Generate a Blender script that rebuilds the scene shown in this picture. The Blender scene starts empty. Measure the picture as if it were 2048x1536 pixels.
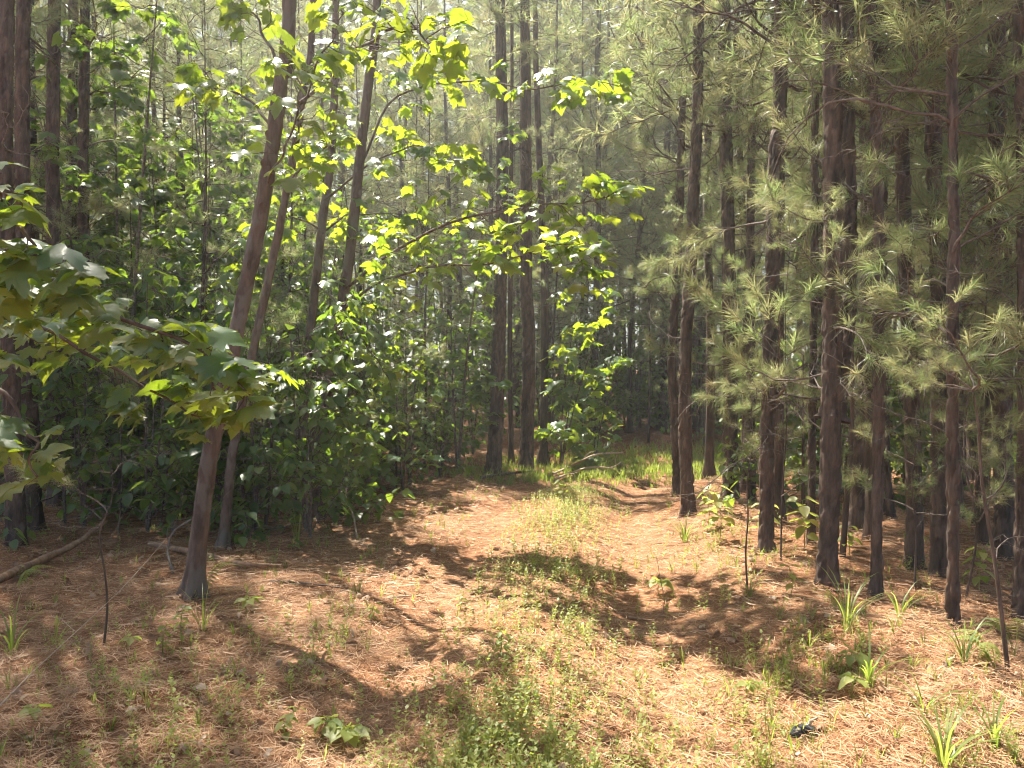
import bpy, math
import numpy as np
from mathutils import Matrix, Vector

# ------------------------------------------------------------------ camera, sky, sun, exposure
SC = bpy.context.scene
COL = SC.collection
FPX, HOR, EYE = 1600.0, 760.0, 1.6          # focal length in photo pixels, horizon row, eye height

cam = bpy.data.cameras.new('camera')
cam.sensor_width = 36.0
cam.lens = 36.0 * FPX / 2048.0
cam.clip_start, cam.clip_end = 0.05, 600.0
cam_o = bpy.data.objects.new('camera', cam)
COL.objects.link(cam_o)
cam_o.location = (0, 0, EYE)
cam_o.rotation_euler = (math.radians(90.0) - math.atan((768 - HOR) / FPX), 0, 0)
SC.camera = cam_o

SUN_AZ, SUN_EL = math.radians(-35.0), math.radians(60.0)     # azimuth clockwise from the view direction
world = bpy.data.worlds.new('World')
SC.world = world
world.use_nodes = True
wn = world.node_tree.nodes
sky = wn.new('ShaderNodeTexSky')
sky.sky_type = 'NISHITA'
sky.sun_disc = False
sky.sun_elevation = SUN_EL
sky.sun_rotation = SUN_AZ
sky.dust_density = 2.0
wn['Background'].inputs['Strength'].default_value = 0.055
world.node_tree.links.new(sky.outputs[0], wn['Background'].inputs[0])

sun = bpy.data.lights.new('sun', 'SUN')
sun.energy = 5.0
sun.angle = math.radians(0.5)
sun.color = (1.0, 0.93, 0.80)
sun_o = bpy.data.objects.new('sun', sun)
COL.objects.link(sun_o)
SDIR = Vector((math.sin(SUN_AZ) * math.cos(SUN_EL), math.cos(SUN_AZ) * math.cos(SUN_EL), math.sin(SUN_EL)))
sun_o.rotation_euler = SDIR.to_track_quat('Z', 'Y').to_euler()
sun_o.location = SDIR * 60

SC.view_settings.view_transform = 'Standard'
SC.view_settings.look = 'None'
SC.view_settings.exposure = 2.02
SC.view_settings.gamma = 1.0
SC.view_settings.use_curve_mapping = False
cy = SC.cycles
cy.debug_use_spatial_splits = True
cy.max_bounces = 5
cy.diffuse_bounces = 3
cy.glossy_bounces = 2
cy.transmission_bounces = 4
cy.volume_bounces = 0
cy.caustics_reflective = cy.caustics_refractive = False
cy.sample_clamp_indirect = 6.0
cy.use_denoising = True
cy.denoiser = 'OPENIMAGEDENOISE'
cy.denoising_input_passes = 'RGB_ALBEDO_NORMAL'
cy.use_adaptive_sampling = True
cy.adaptive_threshold = 0.045
cy.pixel_filter_type = 'BLACKMAN_HARRIS'
cy.filter_width = 1.1
cy.adaptive_min_samples = 20
SC.render.use_persistent_data = False

RNG = np.random.default_rng(11)
U = lambda a, b, n=None: RNG.uniform(a, b, n)
PI = math.pi

# ------------------------------------------------------------------ helpers: meshes
class Geo:
    """collects triangles (with a 0..1 variation value per vertex and a material index per face)"""
    def __init__(s):
        s.v, s.t, s.r, s.m, s.n = [], [], [], [], 0
    def add(s, v, t, r=0.5, m=0):
        v = np.asarray(v, float).reshape(-1, 3); t = np.asarray(t, np.int64).reshape(-1, 3)
        if not len(v): return
        s.v.append(v); s.t.append(t + s.n)
        s.r.append(np.broadcast_to(np.asarray(r, float), (len(v),)))
        s.m.append(np.full(len(t), m)); s.n += len(v)
    def mesh(s, name, mats, smooth=True):
        V, T = np.concatenate(s.v), np.concatenate(s.t)
        me = bpy.data.meshes.new(name)
        me.vertices.add(len(V)); me.vertices.foreach_set('co', V.astype(np.float32).ravel())
        me.loops.add(len(T) * 3); me.loops.foreach_set('vertex_index', T.astype(np.int32).ravel())
        me.polygons.add(len(T)); me.polygons.foreach_set('loop_start', np.arange(0, len(T) * 3, 3, dtype=np.int32))
        me.polygons.foreach_set('use_smooth', np.full(len(T), smooth))
        for m in mats: me.materials.append(m)
        if len(mats) > 1: me.polygons.foreach_set('material_index', np.concatenate(s.m).astype(np.int32))
        a = me.attributes.new('rnd', 'FLOAT', 'POINT')
        a.data.foreach_set('value', np.concatenate(s.r).astype(np.float32))
        me.update(calc_edges=True)
        return me

def norm(a):
    a = np.asarray(a, float)
    return a / np.maximum(np.linalg.norm(a, axis=-1, keepdims=True), 1e-9)

def cross(a, b):
    a, b = np.broadcast_arrays(np.asarray(a, float), np.asarray(b, float))
    return np.stack([a[..., 1] * b[..., 2] - a[..., 2] * b[..., 1], a[..., 2] * b[..., 0] - a[..., 0] * b[..., 2], a[..., 0] * b[..., 1] - a[..., 1] * b[..., 0]], -1)

def sticks(g, A, B, r0, r1, m=0):
    """straight three-sided sticks from A to B"""
    A, B = np.asarray(A, float), np.asarray(B, float); n = len(A)
    if n == 0: return
    d = norm(B - A); x = norm(cross(d, np.where(np.abs(d[:, 2:3]) < .9, [[0, 0, 1.0]], [[1.0, 0, 0]]))); y = cross(d, x)
    th = np.array([0, 2.094, 4.189]); o = np.cos(th)[None, :, None] * x[:, None] + np.sin(th)[None, :, None] * y[:, None]
    V = np.concatenate([A[:, None] + o * r0, B[:, None] + o * r1], 1)
    T = np.array([(0, 1, 4), (0, 4, 3), (1, 2, 5), (1, 5, 4), (2, 0, 3), (2, 3, 5)])[None] + (np.arange(n) * 6)[:, None, None]
    g.add(V, T, .5, m)

def tube(P, R, sides=6, cap=True, disp=None):
    """tapered tube along the points P with the radii R; disp(theta, s) adds to the radius"""
    P = np.asarray(P, float); n = len(P); R = np.broadcast_to(np.asarray(R, float), (n,))
    T = np.empty_like(P); T[1:-1] = P[2:] - P[:-2]; T[0] = P[1] - P[0]; T[-1] = P[-1] - P[-2]; T = norm(T)
    ref = np.array([1.0, 0.13, 0.21]) if abs(T[0][0]) < 0.8 else np.array([0.1, 1.0, 0.2])
    A = norm(ref - (T @ ref)[:, None] * T); B = cross(T, A)
    th = np.linspace(0, 2 * PI, sides, endpoint=False)
    rad = np.repeat(R[:, None], sides, 1)
    if disp is not None:
        s = np.concatenate([[0], np.cumsum(np.linalg.norm(np.diff(P, axis=0), axis=1))])
        rad = rad + disp(np.repeat(th[None], n, 0), np.repeat(s[:, None], sides, 1), rad)
    V = P[:, None] + rad[..., None] * (np.cos(th)[None, :, None] * A[:, None] + np.sin(th)[None, :, None] * B[:, None])
    i = np.arange(n - 1)[:, None] * sides; j = np.arange(sides)[None]; k = (j + 1) % sides
    a, b, c, d = i + j, i + k, i + sides + k, i + sides + j
    F = np.concatenate([np.stack([a, b, c], -1).reshape(-1, 3), np.stack([a, c, d], -1).reshape(-1, 3)])
    V = V.reshape(-1, 3)
    if cap:
        V = np.concatenate([V, P[-1:]]); e = (n - 1) * sides
        F = np.concatenate([F, np.stack([e + j[0], e + k[0], np.full(sides, len(V) - 1)], -1)])
    return V, F

def smooth_path(pts, n):
    """Catmull-Rom through pts"""
    p = np.asarray(pts, float)
    if len(p) < 3: 
        t = np.linspace(0, 1, n)[:, None]; return p[0] * (1 - t) + p[-1] * t
    q = np.concatenate([[2 * p[0] - p[1]], p, [2 * p[-1] - p[-2]]])
    s = np.linspace(0, len(p) - 1 - 1e-9, n); i = s.astype(int); f = (s - i)[:, None]
    a, b, c, d = q[i], q[i + 1], q[i + 2], q[i + 3]
    return 0.5 * (2 * b + (c - a) * f + (2 * a - 5 * b + 4 * c - d) * f ** 2 + (3 * b - a - 3 * c + d) * f ** 3)

def hash2(ix, iy, k=0):
    h = np.sin(ix * 127.1 + iy * 311.7 + k * 74.7) * 43758.5453
    return h - np.floor(h)

def vnoise(x, y, k=0):
    x, y = np.asarray(x, float), np.asarray(y, float)
    ix, iy = np.floor(x), np.floor(y); fx, fy = x - ix, y - iy
    fx, fy = fx * fx * (3 - 2 * fx), fy * fy * (3 - 2 * fy)
    return (hash2(ix, iy, k) * (1 - fx) + hash2(ix + 1, iy, k) * fx) * (1 - fy) + \
           (hash2(ix, iy + 1, k) * (1 - fx) + hash2(ix + 1, iy + 1, k) * fx) * fy

def fbm(x, y, o=4, k=0):
    r, a, s = 0, 0.5, 1.0
    for i in range(o):
        r = r + a * vnoise(x * s, y * s, k + i); a *= .5; s *= 2.03
    return r

def cells(u, v, wrap, k=0):
    """edge distance of jittered cells (u wraps every `wrap` cells) and a value per cell"""
    iu, iv = np.floor(u), np.floor(v)
    f1 = np.full(u.shape, 9.0); f2 = f1.copy(); cid = np.zeros(u.shape)
    for a in (-1, 0, 1):
        for b in (-1, 0, 1):
            cu, cv = iu + a, iv + b
            h = np.mod(cu, wrap)
            px = cu + .15 + .7 * hash2(h, cv, k); py = cv + .1 + .8 * hash2(h, cv, k + 9)
            d = np.hypot(u - px, v - py)
            near = d < f1
            f2 = np.where(near, f1, np.minimum(f2, d)); cid = np.where(near, hash2(h, cv, k + 4), cid)
            f1 = np.where(near, d, f1)
    return f2 - f1, cid

def inst(g, LV, LT, R, P, S, r=None, m=0):
    """copies of a small template: rotations R (n,3,3), places P (n,3), sizes S (n)"""
    n = len(P)
    if n == 0: return
    S = np.broadcast_to(np.asarray(S, float), (n,))
    V = np.einsum('nij,vj->nvi', R, LV) * S[:, None, None] + P[:, None]
    T = LT[None] + (np.arange(n) * len(LV))[:, None, None]
    if r is None: r = U(0, 1, n)
    g.add(V.reshape(-1, 3), T.reshape(-1, 3), np.repeat(r, len(LV)), m)

def leafR(az, droop, roll):
    az, droop, roll = [np.asarray(q, float) for q in (az, droop, roll)]
    y = np.stack([np.cos(az) * np.cos(droop), np.sin(az) * np.cos(droop), -np.sin(droop)], -1)
    x0 = np.stack([np.sin(az), -np.cos(az), 0 * az], -1)
    z0 = cross(x0, y)
    x = x0 * np.cos(roll)[..., None] + z0 * np.sin(roll)[..., None]
    return np.stack([x, y, cross(x, y)], -1)

# ------------------------------------------------------------------ helpers: objects
def obj(name, mesh, parent=None, loc=None, mat=None):
    o = bpy.data.objects.new(name, mesh)
    COL.objects.link(o)
    if parent is not None: o.parent = parent
    if mat is not None: o.matrix_local = mat
    elif loc is not None: o.location = loc
    return o

def tag(o, label=None, cat=None, group=None, kind=None):
    if label: o['label'] = label
    if cat: o['category'] = cat
    if group: o['group'] = group
    if kind: o['kind'] = kind
    return o

def thing(name, label, cat, loc=(0, 0, 0), group=None):
    o = bpy.data.objects.new(name, None)
    o.empty_display_size = 0.1
    COL.objects.link(o); o.location = loc
    return tag(o, label, cat, group)

def xf(P, R, S):
    M = np.eye(4); M[:3, :3] = R * S; M[:3, 3] = P
    return Matrix(M.tolist())

# ------------------------------------------------------------------ terrain
TR = smooth_path([(-.1, -8), (-.1, 0), (-.03, 3.3), (.2, 5.8), (.42, 8), (.7, 10.4), (1.35, 12.4), (2.7, 13.8), (4.8, 14.6), (8, 15.2), (14, 16), (30, 19)], 260)
def lateral(x, y):
    """signed distance to the middle of the track, right positive"""
    x, y = np.asarray(x, float), np.asarray(y, float); sh = x.shape
    x, y = x.ravel(), y.ravel(); out = np.empty(len(x))
    D = np.gradient(TR, axis=0)
    for i in range(0, len(x), 20000):
        dx = x[i:i + 20000, None] - TR[None, :, 0]; dy = y[i:i + 20000, None] - TR[None, :, 1]
        j = np.argmin(dx * dx + dy * dy, 1); k = np.arange(len(j))
        a, b = dx[k, j], dy[k, j]
        out[i:i + 20000] = np.hypot(a, b) * np.sign(a * D[j, 1] - b * D[j, 0] + 1e-9)
    return out.reshape(sh)
def sstep(a, b, x):
    t = np.clip((x - a) / (b - a), 0, 1); return t * t * (3 - 2 * t)
def height(x, y):
    x, y = np.asarray(x, float), np.asarray(y, float)
    s = lateral(x, y)
    h = -0.075 * np.exp(-((np.abs(s) - .72) / .24) ** 2) + 0.035 * np.exp(-(s / .35) ** 2)
    h += sstep(1.05, 1.75, s) * (0.15 + .14 * (fbm(x * .8, y * .8, 3, 3) - .45)) + sstep(1.0, 2.2, -s) * .07
    off = sstep(.9, 2.0, np.abs(s))
    h += off * (.22 * (fbm(x * 1.3, y * 1.3, 4, 7) - .47) + .06 * (fbm(x * 5, y * 5, 2, 15) - .4)) + .025 * (fbm(x * 3, y * 3, 3, 21) - .45)
    h += .055 * np.clip(y - 14.5, 0, 40) * sstep(-20, 2, 8 - x * .35) + .02 * np.clip(-x - 3, 0, 30)
    return h
def hz(x, y): return float(height(np.array([x]), np.array([y]))[0])
def px(u, v, y): return np.array([(u - 1024) / FPX * y, y, EYE + (HOR - v) / FPX * y])
def ground(u, v):
    """the point of the ground seen at a pixel of the photograph"""
    y = FPX * EYE / max(v - HOR, 40)
    for _ in range(12): y = .5 * y + .5 * FPX * (EYE - hz((u - 1024) / FPX * y, y)) / max(v - HOR, 30)
    x = (u - 1024) / FPX * y
    return np.array([x, y, hz(x, y)])

# ------------------------------------------------------------------ materials
def mat(name):
    m = bpy.data.materials.new(name); m.use_nodes = True
    nt = m.node_tree; nt.nodes.clear()
    out = nt.nodes.new('ShaderNodeOutputMaterial')
    return m, nt, out
def N(nt, t, **kw):
    n = nt.nodes.new(t)
    for k, v in kw.items():
        if k in n.inputs: n.inputs[k].default_value = v
        else: setattr(n, k, v)
    return n
def ramp(nt, fac, stops, interp='LINEAR'):
    r = nt.nodes.new('ShaderNodeValToRGB'); e = r.color_ramp.elements
    r.color_ramp.interpolation = interp
    while len(e) < len(stops): e.new(.5)
    for q, (p, c) in zip(e, stops): q.position = p; q.color = (*c, 1)
    nt.links.new(fac, r.inputs[0]); return r.outputs[0]
def mix(nt, fac, a, b, mode='MIX'):
    n = nt.nodes.new('ShaderNodeMix'); n.data_type = 'RGBA'; n.blend_type = mode
    L = nt.links.new
    for sock, val in ((n.inputs[0], fac), (n.inputs[6], a), (n.inputs[7], b)):
        if isinstance(val, (int, float)): sock.default_value = val
        elif isinstance(val, tuple): sock.default_value = (*val, 1)
        else: L(val, sock)
    return n.outputs[2]
def coord(nt, scale=(1, 1, 1), space='Object'):
    tc = nt.nodes.new('ShaderNodeTexCoord'); mp = nt.nodes.new('ShaderNodeMapping')
    mp.inputs['Scale'].default_value = scale
    nt.links.new(tc.outputs[space], mp.inputs[0]); return mp.outputs[0]
def noise(nt, vec, scale, detail=4, rough=.6):
    n = N(nt, 'ShaderNodeTexNoise'); n.inputs['Scale'].default_value = scale
    n.inputs['Detail'].default_value = detail; n.inputs['Roughness'].default_value = rough
    if vec is not None: nt.links.new(vec, n.inputs['Vector'])
    return n.outputs['Fac']
def attr(nt, name='rnd'):
    a = nt.nodes.new('ShaderNodeAttribute'); a.attribute_name = name; return a.outputs['Fac']

def leaf_mat(name, cols, trans, tmix=.45, rough=.42, spec=.5, obvar=True):
    """thin leaf: glossy upper skin, light coming through from behind"""
    m, nt, out = mat(name); L = nt.links.new
    f = attr(nt)
    if obvar:
        oi = nt.nodes.new('ShaderNodeObjectInfo')
        ad = N(nt, 'ShaderNodeMath', operation='ADD'); L(f, ad.inputs[0]); L(oi.outputs['Random'], ad.inputs[1])
        fr = N(nt, 'ShaderNodeMath', operation='FRACT'); L(ad.outputs[0], fr.inputs[0]); f = fr.outputs[0]
    k = len(cols) - 1
    c = ramp(nt, f, [(i / k, q) for i, q in enumerate(cols)])
    b = N(nt, 'ShaderNodeBsdfPrincipled', Roughness=rough); L(c, b.inputs['Base Color'])
    b.inputs['Specular IOR Level'].default_value = spec
    t = N(nt, 'ShaderNodeBsdfTranslucent')
    k = len(trans) - 1
    L(ramp(nt, f, [(i / k, q) for i, q in enumerate(trans)]), t.inputs[0])
    mx = N(nt, 'ShaderNodeMixShader'); mx.inputs[0].default_value = tmix
    L(b.outputs[0], mx.inputs[1]); L(t.outputs[0], mx.inputs[2]); L(mx.outputs[0], out.inputs[0])
    return m

def bark_mat(name, cols, scale=(14, 14, 3), rough=.85, bump=.6, patch=None, plates=False):
    m, nt, out = mat(name); L = nt.links.new
    v = coord(nt, scale)
    n1 = noise(nt, v, 1.6, 3, .65); n2 = noise(nt, coord(nt, (1, 1, .35)), 2.2, 1)
    k = len(cols) - 1
    c = ramp(nt, n1, [(.28 + .44 * i / k, q) for i, q in enumerate(cols)])
    c = mix(nt, n2, mix(nt, 1, c, (.7, .68, .68), 'MULTIPLY'), mix(nt, 1, c, (1.3, 1.25, 1.2), 'MULTIPLY'))
    if plates: c = mix(nt, 1, c, ramp(nt, attr(nt), [(0, (.5, .5, .52)), (.5, (.95, .93, .9)), (1, (1.0, 1.0, 1.0))]), 'MULTIPLY'); c = mix(nt, 1, c, (1.35, 1.3, 1.25), 'MULTIPLY')
    if patch:
        pn = noise(nt, coord(nt, (1, 1, .5)), 7, 3, .5)
        c = mix(nt, ramp(nt, pn, [(.5, (0, 0, 0)), (.56, (1, 1, 1))]), c, patch)
    b = N(nt, 'ShaderNodeBsdfPrincipled', Roughness=rough); L(c, b.inputs['Base Color'])
    b.inputs['Specular IOR Level'].default_value = .25
    bp = N(nt, 'ShaderNodeBump', Strength=bump, Distance=.012); L(n1, bp.inputs['Height']); L(bp.outputs[0], b.inputs['Normal'])
    L(b.outputs[0], out.inputs[0]); return m

def ground_mat():
    m, nt, out = mat('pine straw ground'); L = nt.links.new
    v = coord(nt)
    big = noise(nt, v, .9, 2); fine = noise(nt, v, 60, 2, .75)
    wa = N(nt, 'ShaderNodeTexNoise'); wa.inputs['Scale'].default_value = 5; wa.inputs['Distortion'].default_value = 2.5
    wa.inputs['Detail'].default_value = 4; wa.inputs['Roughness'].default_value = .8
    L(v, wa.inputs['Vector'])
    c = ramp(nt, wa.outputs['Fac'], [(.3, (.17, .08, .04)), (.47, (.33, .175, .092)), (.6, (.45, .27, .15)), (.75, (.55, .37, .22))])
    c = mix(nt, ramp(nt, fine, [(.35, (0, 0, 0)), (.7, (1, 1, 1))]), mix(nt, 1, c, (.55, .5, .48), 'MULTIPLY'), c)
    c = mix(nt, ramp(nt, big, [(.4, (0, 0, 0)), (.65, (1, 1, 1))]), c, mix(nt, 1, c, (.85, .72, .62), 'MULTIPLY'))
    b = N(nt, 'ShaderNodeBsdfPrincipled', Roughness=.9); L(c, b.inputs['Base Color'])
    b.inputs['Specular IOR Level'].default_value = .2
    bp = N(nt, 'ShaderNodeBump', Strength=.9, Distance=.02); L(fine, bp.inputs['Height']); L(bp.outputs[0], b.inputs['Normal'])
    L(b.outputs[0], out.inputs[0]); return m

M_GROUND = ground_mat()
M_BARK = bark_mat('pine bark', [(.04, .033, .031), (.083, .066, .058), (.145, .11, .094)], bump=1.0, plates=True)
M_BARKFAR = bark_mat('weathered pine bark', [(.04, .031, .029), (.075, .057, .05), (.125, .09, .076)], (10, 10, 2.4), bump=.9, plates=True)
M_SYC = bark_mat('sycamore bark', [(.055, .04, .033), (.11, .08, .066), (.18, .135, .11)], (9, 9, 2), bump=1.0, patch=(.15, .125, .105))
M_TWIG = bark_mat('dead twig', [(.075, .062, .055), (.14, .115, .10), (.25, .215, .19)], (20, 20, 20), bump=.2)
M_PALE = bark_mat('bleached wood', [(.32, .25, .19), (.45, .36, .28), (.58, .49, .4)], (20, 20, 20), bump=.3)
M_LOG = bark_mat('rotting log', [(.15, .09, .06), (.27, .17, .11), (.38, .26, .17)], (12, 12, 4))
M_CHAR = bark_mat('charred wood', [(.012, .012, .013), (.03, .03, .032), (.3, .29, .27)], (14, 14, 14))
M_SLEAF = leaf_mat('sycamore leaf', [(.045, .105, .055), (.06, .13, .06), (.08, .145, .06)],
                   [(.36, .53, .03), (.48, .61, .03), (.60, .67, .035)], .45, .36, .6)
M_BLEAF = leaf_mat('shrub leaf', [(.045, .09, .038), (.06, .115, .045), (.09, .14, .055)],
                   [(.22, .38, .03), (.30, .46, .035), (.44, .56, .05)], .45, .4, .55)
M_NEEDLE = leaf_mat('pine needle', [(.075, .115, .05), (.10, .145, .062), (.15, .175, .08), (.21, .17, .09)],
                    [(.36, .48, .17), (.44, .54, .19), (.56, .58, .26), (.48, .40, .2)], .46, .36, .55)
M_GRASS = leaf_mat('grass blade', [(.065, .115, .03), (.10, .15, .04), (.17, .19, .07)],
                   [(.36, .50, .05), (.46, .58, .07), (.60, .62, .14)], .45, .45, .4)
M_WEED = leaf_mat('weed leaf', [(.13, .18, .05), (.18, .215, .06), (.23, .245, .085)],
                  [(.50, .60, .08), (.60, .66, .11), (.70, .68, .18)], .45, .5, .4)
M_STRAW = leaf_mat('fallen pine needle', [(.22, .105, .05), (.36, .19, .10), (.48, .295, .165), (.58, .42, .26)],
                   [(.3, .15, .08), (.4, .22, .11), (.5, .3, .16)], .15, .55, .4, False)
M_DRY = leaf_mat('dead leaf', [(.20, .11, .07), (.30, .18, .11), (.44, .31, .21), (.5, .4, .3)],
                 [(.3, .15, .07), (.45, .26, .12)], .2, .6, .3, False)

# ------------------------------------------------------------------ ground sheet
def axis(a, b, fine, lo, hi, growth=1.13):
    c = list(np.arange(a, b + 1e-6, fine)); d = fine
    while c[-1] < hi: d *= growth; c.append(c[-1] + d)
    d = fine
    while c[0] > lo: d *= growth; c.insert(0, c[0] - d)
    return np.array(c)
gx = axis(-6, 6.5, .055, -75, 75); gy = axis(2.4, 14.5, .055, -25, 95)
X, Y = np.meshgrid(gx, gy)
g = Geo(); nx, ny = len(gx), len(gy)
i = (np.arange(ny - 1)[:, None] * nx + np.arange(nx - 1)[None]).ravel()
g.add(np.stack([X, Y, height(X, Y)], -1), np.concatenate([np.stack([i, i + 1, i + nx + 1], -1), np.stack([i, i + nx + 1, i + nx], -1)]))
tag(obj('ground', g.mesh('ground', [M_GROUND])), 'forest floor and two-rut track covered with orange pine straw', None, None, 'structure')

# ------------------------------------------------------------------ leaf templates
def syc_leaf(seed):
    r = np.random.default_rng(seed)
    half = [(.05, -.03), (.15, -.13), (.28, -.12), (.34, -.03), (.55, -.02), (.49, .09), (.63, .18), (.52, .24), (.60, .34), (.74, .50), (.53, .46), (.48, .56), (.36, .49), (.26, .52), (.33, .64), (.22, .66), (.23, .78), (.12, .82), (.10, .91)]
    h = np.array(half) * r.uniform(.9, 1.1, (len(half), 1)) + r.normal(0, .012, (len(half), 2))
    l = h[::-1] * [-1, 1] + r.normal(0, .012, h.shape)
    o = np.concatenate([[(0, 0)], h, [(0, 1.0)], l])
    inner = np.array([(0, .28), (.2, .22), (-.2, .22), (.17, .42), (-.17, .42), (0, .62)])
    P = np.concatenate([o, inner])
    n = len(o); t = []
    c0 = n
    ring = [n + 1, n + 3, n + 5, n + 4, n + 2]
    # outline fan onto the nearest inner point, then fill the inner ring
    near = [min(range(n, n + 6), key=lambda q: np.hypot(*(P[q] - P[k]))) for k in range(n)]
    for k in range(n):
        a, b = k, (k + 1) % n
        t.append((a, b, near[a]))
        if near[a] != near[b]: t.append((b, near[b], near[a]))
    for a, b in ((1, 3), (3, 5), (5, 4), (4, 2), (2, 1)): t.append((n, n + a, n + b))
    x, y = P[:, 0], P[:, 1]
    z = .16 * np.abs(x) - .55 * x ** 2 - .22 * y ** 2 + .05 * np.sin(7 * x + 5 * y + seed)
    return np.stack([x, y, z], -1), np.array(t)
SYC = [syc_leaf(k) for k in range(5)]
def ovate(seed, w=.36, lobes=0):
    r = np.random.default_rng(seed)
    ys = np.array([0, .14, .34, .56, .78, 1.0]); ws = np.array([.02, .75, 1, .86, .48, 0]) * w * r.uniform(.9, 1.1)
    V, T = [], []
    for y, q in zip(ys, ws):
        z = -.25 * y * y + .03 * math.sin(6 * y + seed)
        V += [(-q, y, z + .28 * q), (0, y, z - .02), (q, y, z + .28 * q)]
    for k in range(len(ys) - 1):
        a = 3 * k
        T += [(a, a + 1, a + 4), (a, a + 4, a + 3), (a + 1, a + 2, a + 5), (a + 1, a + 5, a + 4)]
    return np.array(V, float), np.array(T)
OV = [ovate(k, .3 + .04 * k) for k in range(4)]
SYC_ME, OV_ME = [], []
for k, (a, b) in enumerate(SYC):
    q = Geo(); q.add(a, b, .1 + .2 * k); SYC_ME.append(q.mesh('sycamore_leaf', [M_SLEAF]))
for k, (a, b) in enumerate(OV):
    q = Geo(); q.add(a, b, .1 + .2 * k); OV_ME.append(q.mesh('shrub_leaf', [M_BLEAF]))

# ------------------------------------------------------------------ pine pieces
def tuft(g, P, A, n, L, w, m=1, curve=True):
    """needle brushes at the points P along the axes A"""
    P, A = np.asarray(P, float), norm(A); k = len(P)
    ref = np.where(np.abs(A[:, 2:3]) < .9, np.array([[0, 0, 1.0]]), np.array([[1.0, 0, 0]]))
    B = norm(cross(A, ref)); C = cross(A, B)
    ph = U(0, 2 * PI, (k, n)); an = np.abs(RNG.normal(.75, .38, (k, n))); ln = L * U(.6, 1.1, (k, n))
    d = np.cos(an)[..., None] * A[:, None] + np.sin(an)[..., None] * (np.cos(ph)[..., None] * B[:, None] + np.sin(ph)[..., None] * C[:, None])
    b = P[:, None] - A[:, None] * (U(0, .55, (k, n)) * L)[..., None]
    side = norm(cross(d, RNG.normal(size=(k, n, 3)))) * (w / 2)
    mid = b + d * (ln * .5)[..., None]; tip = b + d * ln[..., None]
    tip[..., 2] -= ln * U(.05, .3, (k, n))
    rr = np.repeat(np.clip(RNG.normal(.38, .22, (k, 1)) + RNG.normal(0, .12, (k, n)), 0, 1).ravel(), 5 if curve else 3)
    if curve:
        V = np.stack([b - side, b + side, mid - side * .9, mid + side * .9, tip], 2).reshape(-1, 3)
        T = np.array([(0, 1, 3), (0, 3, 2), (2, 3, 4)])[None] + (np.arange(k * n) * 5)[:, None, None]
    else:
        V = np.stack([b - side, b + side, tip], 2).reshape(-1, 3)
        T = np.array([(0, 1, 2)])[None] + (np.arange(k * n) * 3)[:, None, None]
    g.add(V, T, rr, m)

def wander(p, d, L, n, up=0.0, wob=.25):
    """a crooked path from p in the direction d"""
    pts = [np.array(p, float)]; d = norm(d); st = L / n
    for _ in range(n):
        d = norm(d + RNG.normal(0, wob / math.sqrt(n) * 1.6, 3) + np.array([0, 0, up / n])); pts.append(pts[-1] + d * st)
    return np.array(pts)

def dead_branch(seed):
    g = Geo(); L = 1.0
    p = wander((-.02, 0, 0), (1, 0, U(-.1, .35)), L, 9, U(-.5, .6), .42)
    g.add(*tube(p, np.linspace(.0075, .0018, 10), 5))
    for _ in range(RNG.integers(3, 8)):
        k = RNG.integers(2, 9); s = RNG.choice([-1, 1])
        q = wander(p[k], norm(p[k] - p[k - 1]) + np.array([0, s * U(.4, 1.2), U(-.5, .5)]), U(.15, .55), 6, U(-.9, .7), .7)
        g.add(*tube(q, np.linspace(.0038, .0012, 7), 4))
        for _ in range(RNG.integers(0, 4)):
            k2 = RNG.integers(1, 6)
            g.add(*tube(wander(q[k2], RNG.normal(0, 1, 3) + norm(q[k2] - q[k2 - 1]), U(.06, .22), 4, U(-.6, .6), .7), np.linspace(.0022, .0008, 5), 3))
    return g.mesh('dead_branch', [M_TWIG])
DEAD = [dead_branch(k) for k in range(18)]

def live_branch(L=1.2, nt=9, nn=60, nl=.19, w=.0031, curve=True, g=None, P0=(-.02, 0, 0), D0=(1, 0, .15), m=(0, 1), up=.35):
    own = g is None
    if own: g = Geo()
    p = wander(P0, D0, L, 8, up, .35)
    g.add(*tube(p, np.linspace(.0085 * L + .003, .003, 9), 4), .5, m[0])
    pos, ax = [p[-1]], [p[-1] - p[-2]]
    k = RNG.integers(3, 9, nt); d = norm(p[k] - p[k - 1]); sd = norm(cross(d, (0, 0, 1.0))) * RNG.choice([-1, 1], nt)[:, None]
    dd = norm(d * .8 + sd * U(.3, 1.0, (nt, 1)) + np.stack([0 * k, 0 * k, U(-.1, .5, nt)], -1)); ln = U(.12, .42, (nt, 1)) * L
    A = p[k]; B = A + dd * ln * .55; dd2 = norm(dd + np.array([0, 0, .25]) + RNG.normal(0, .2, (nt, 3))); C = B + dd2 * ln * .45
    sticks(g, A, B, .004, .003, m[0]); sticks(g, B, C, .003, .002, m[0])
    pos = np.concatenate([pos, C]); ax = np.concatenate([ax, dd2])
    tuft(g, pos, ax, nn, nl, w, m[1], curve)
    if own: return g.mesh('needle_branch', [M_TWIG, M_NEEDLE])
LIVE = [live_branch(U(.9, 1.3), int(U(7, 14))) for _ in range(10)]

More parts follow.
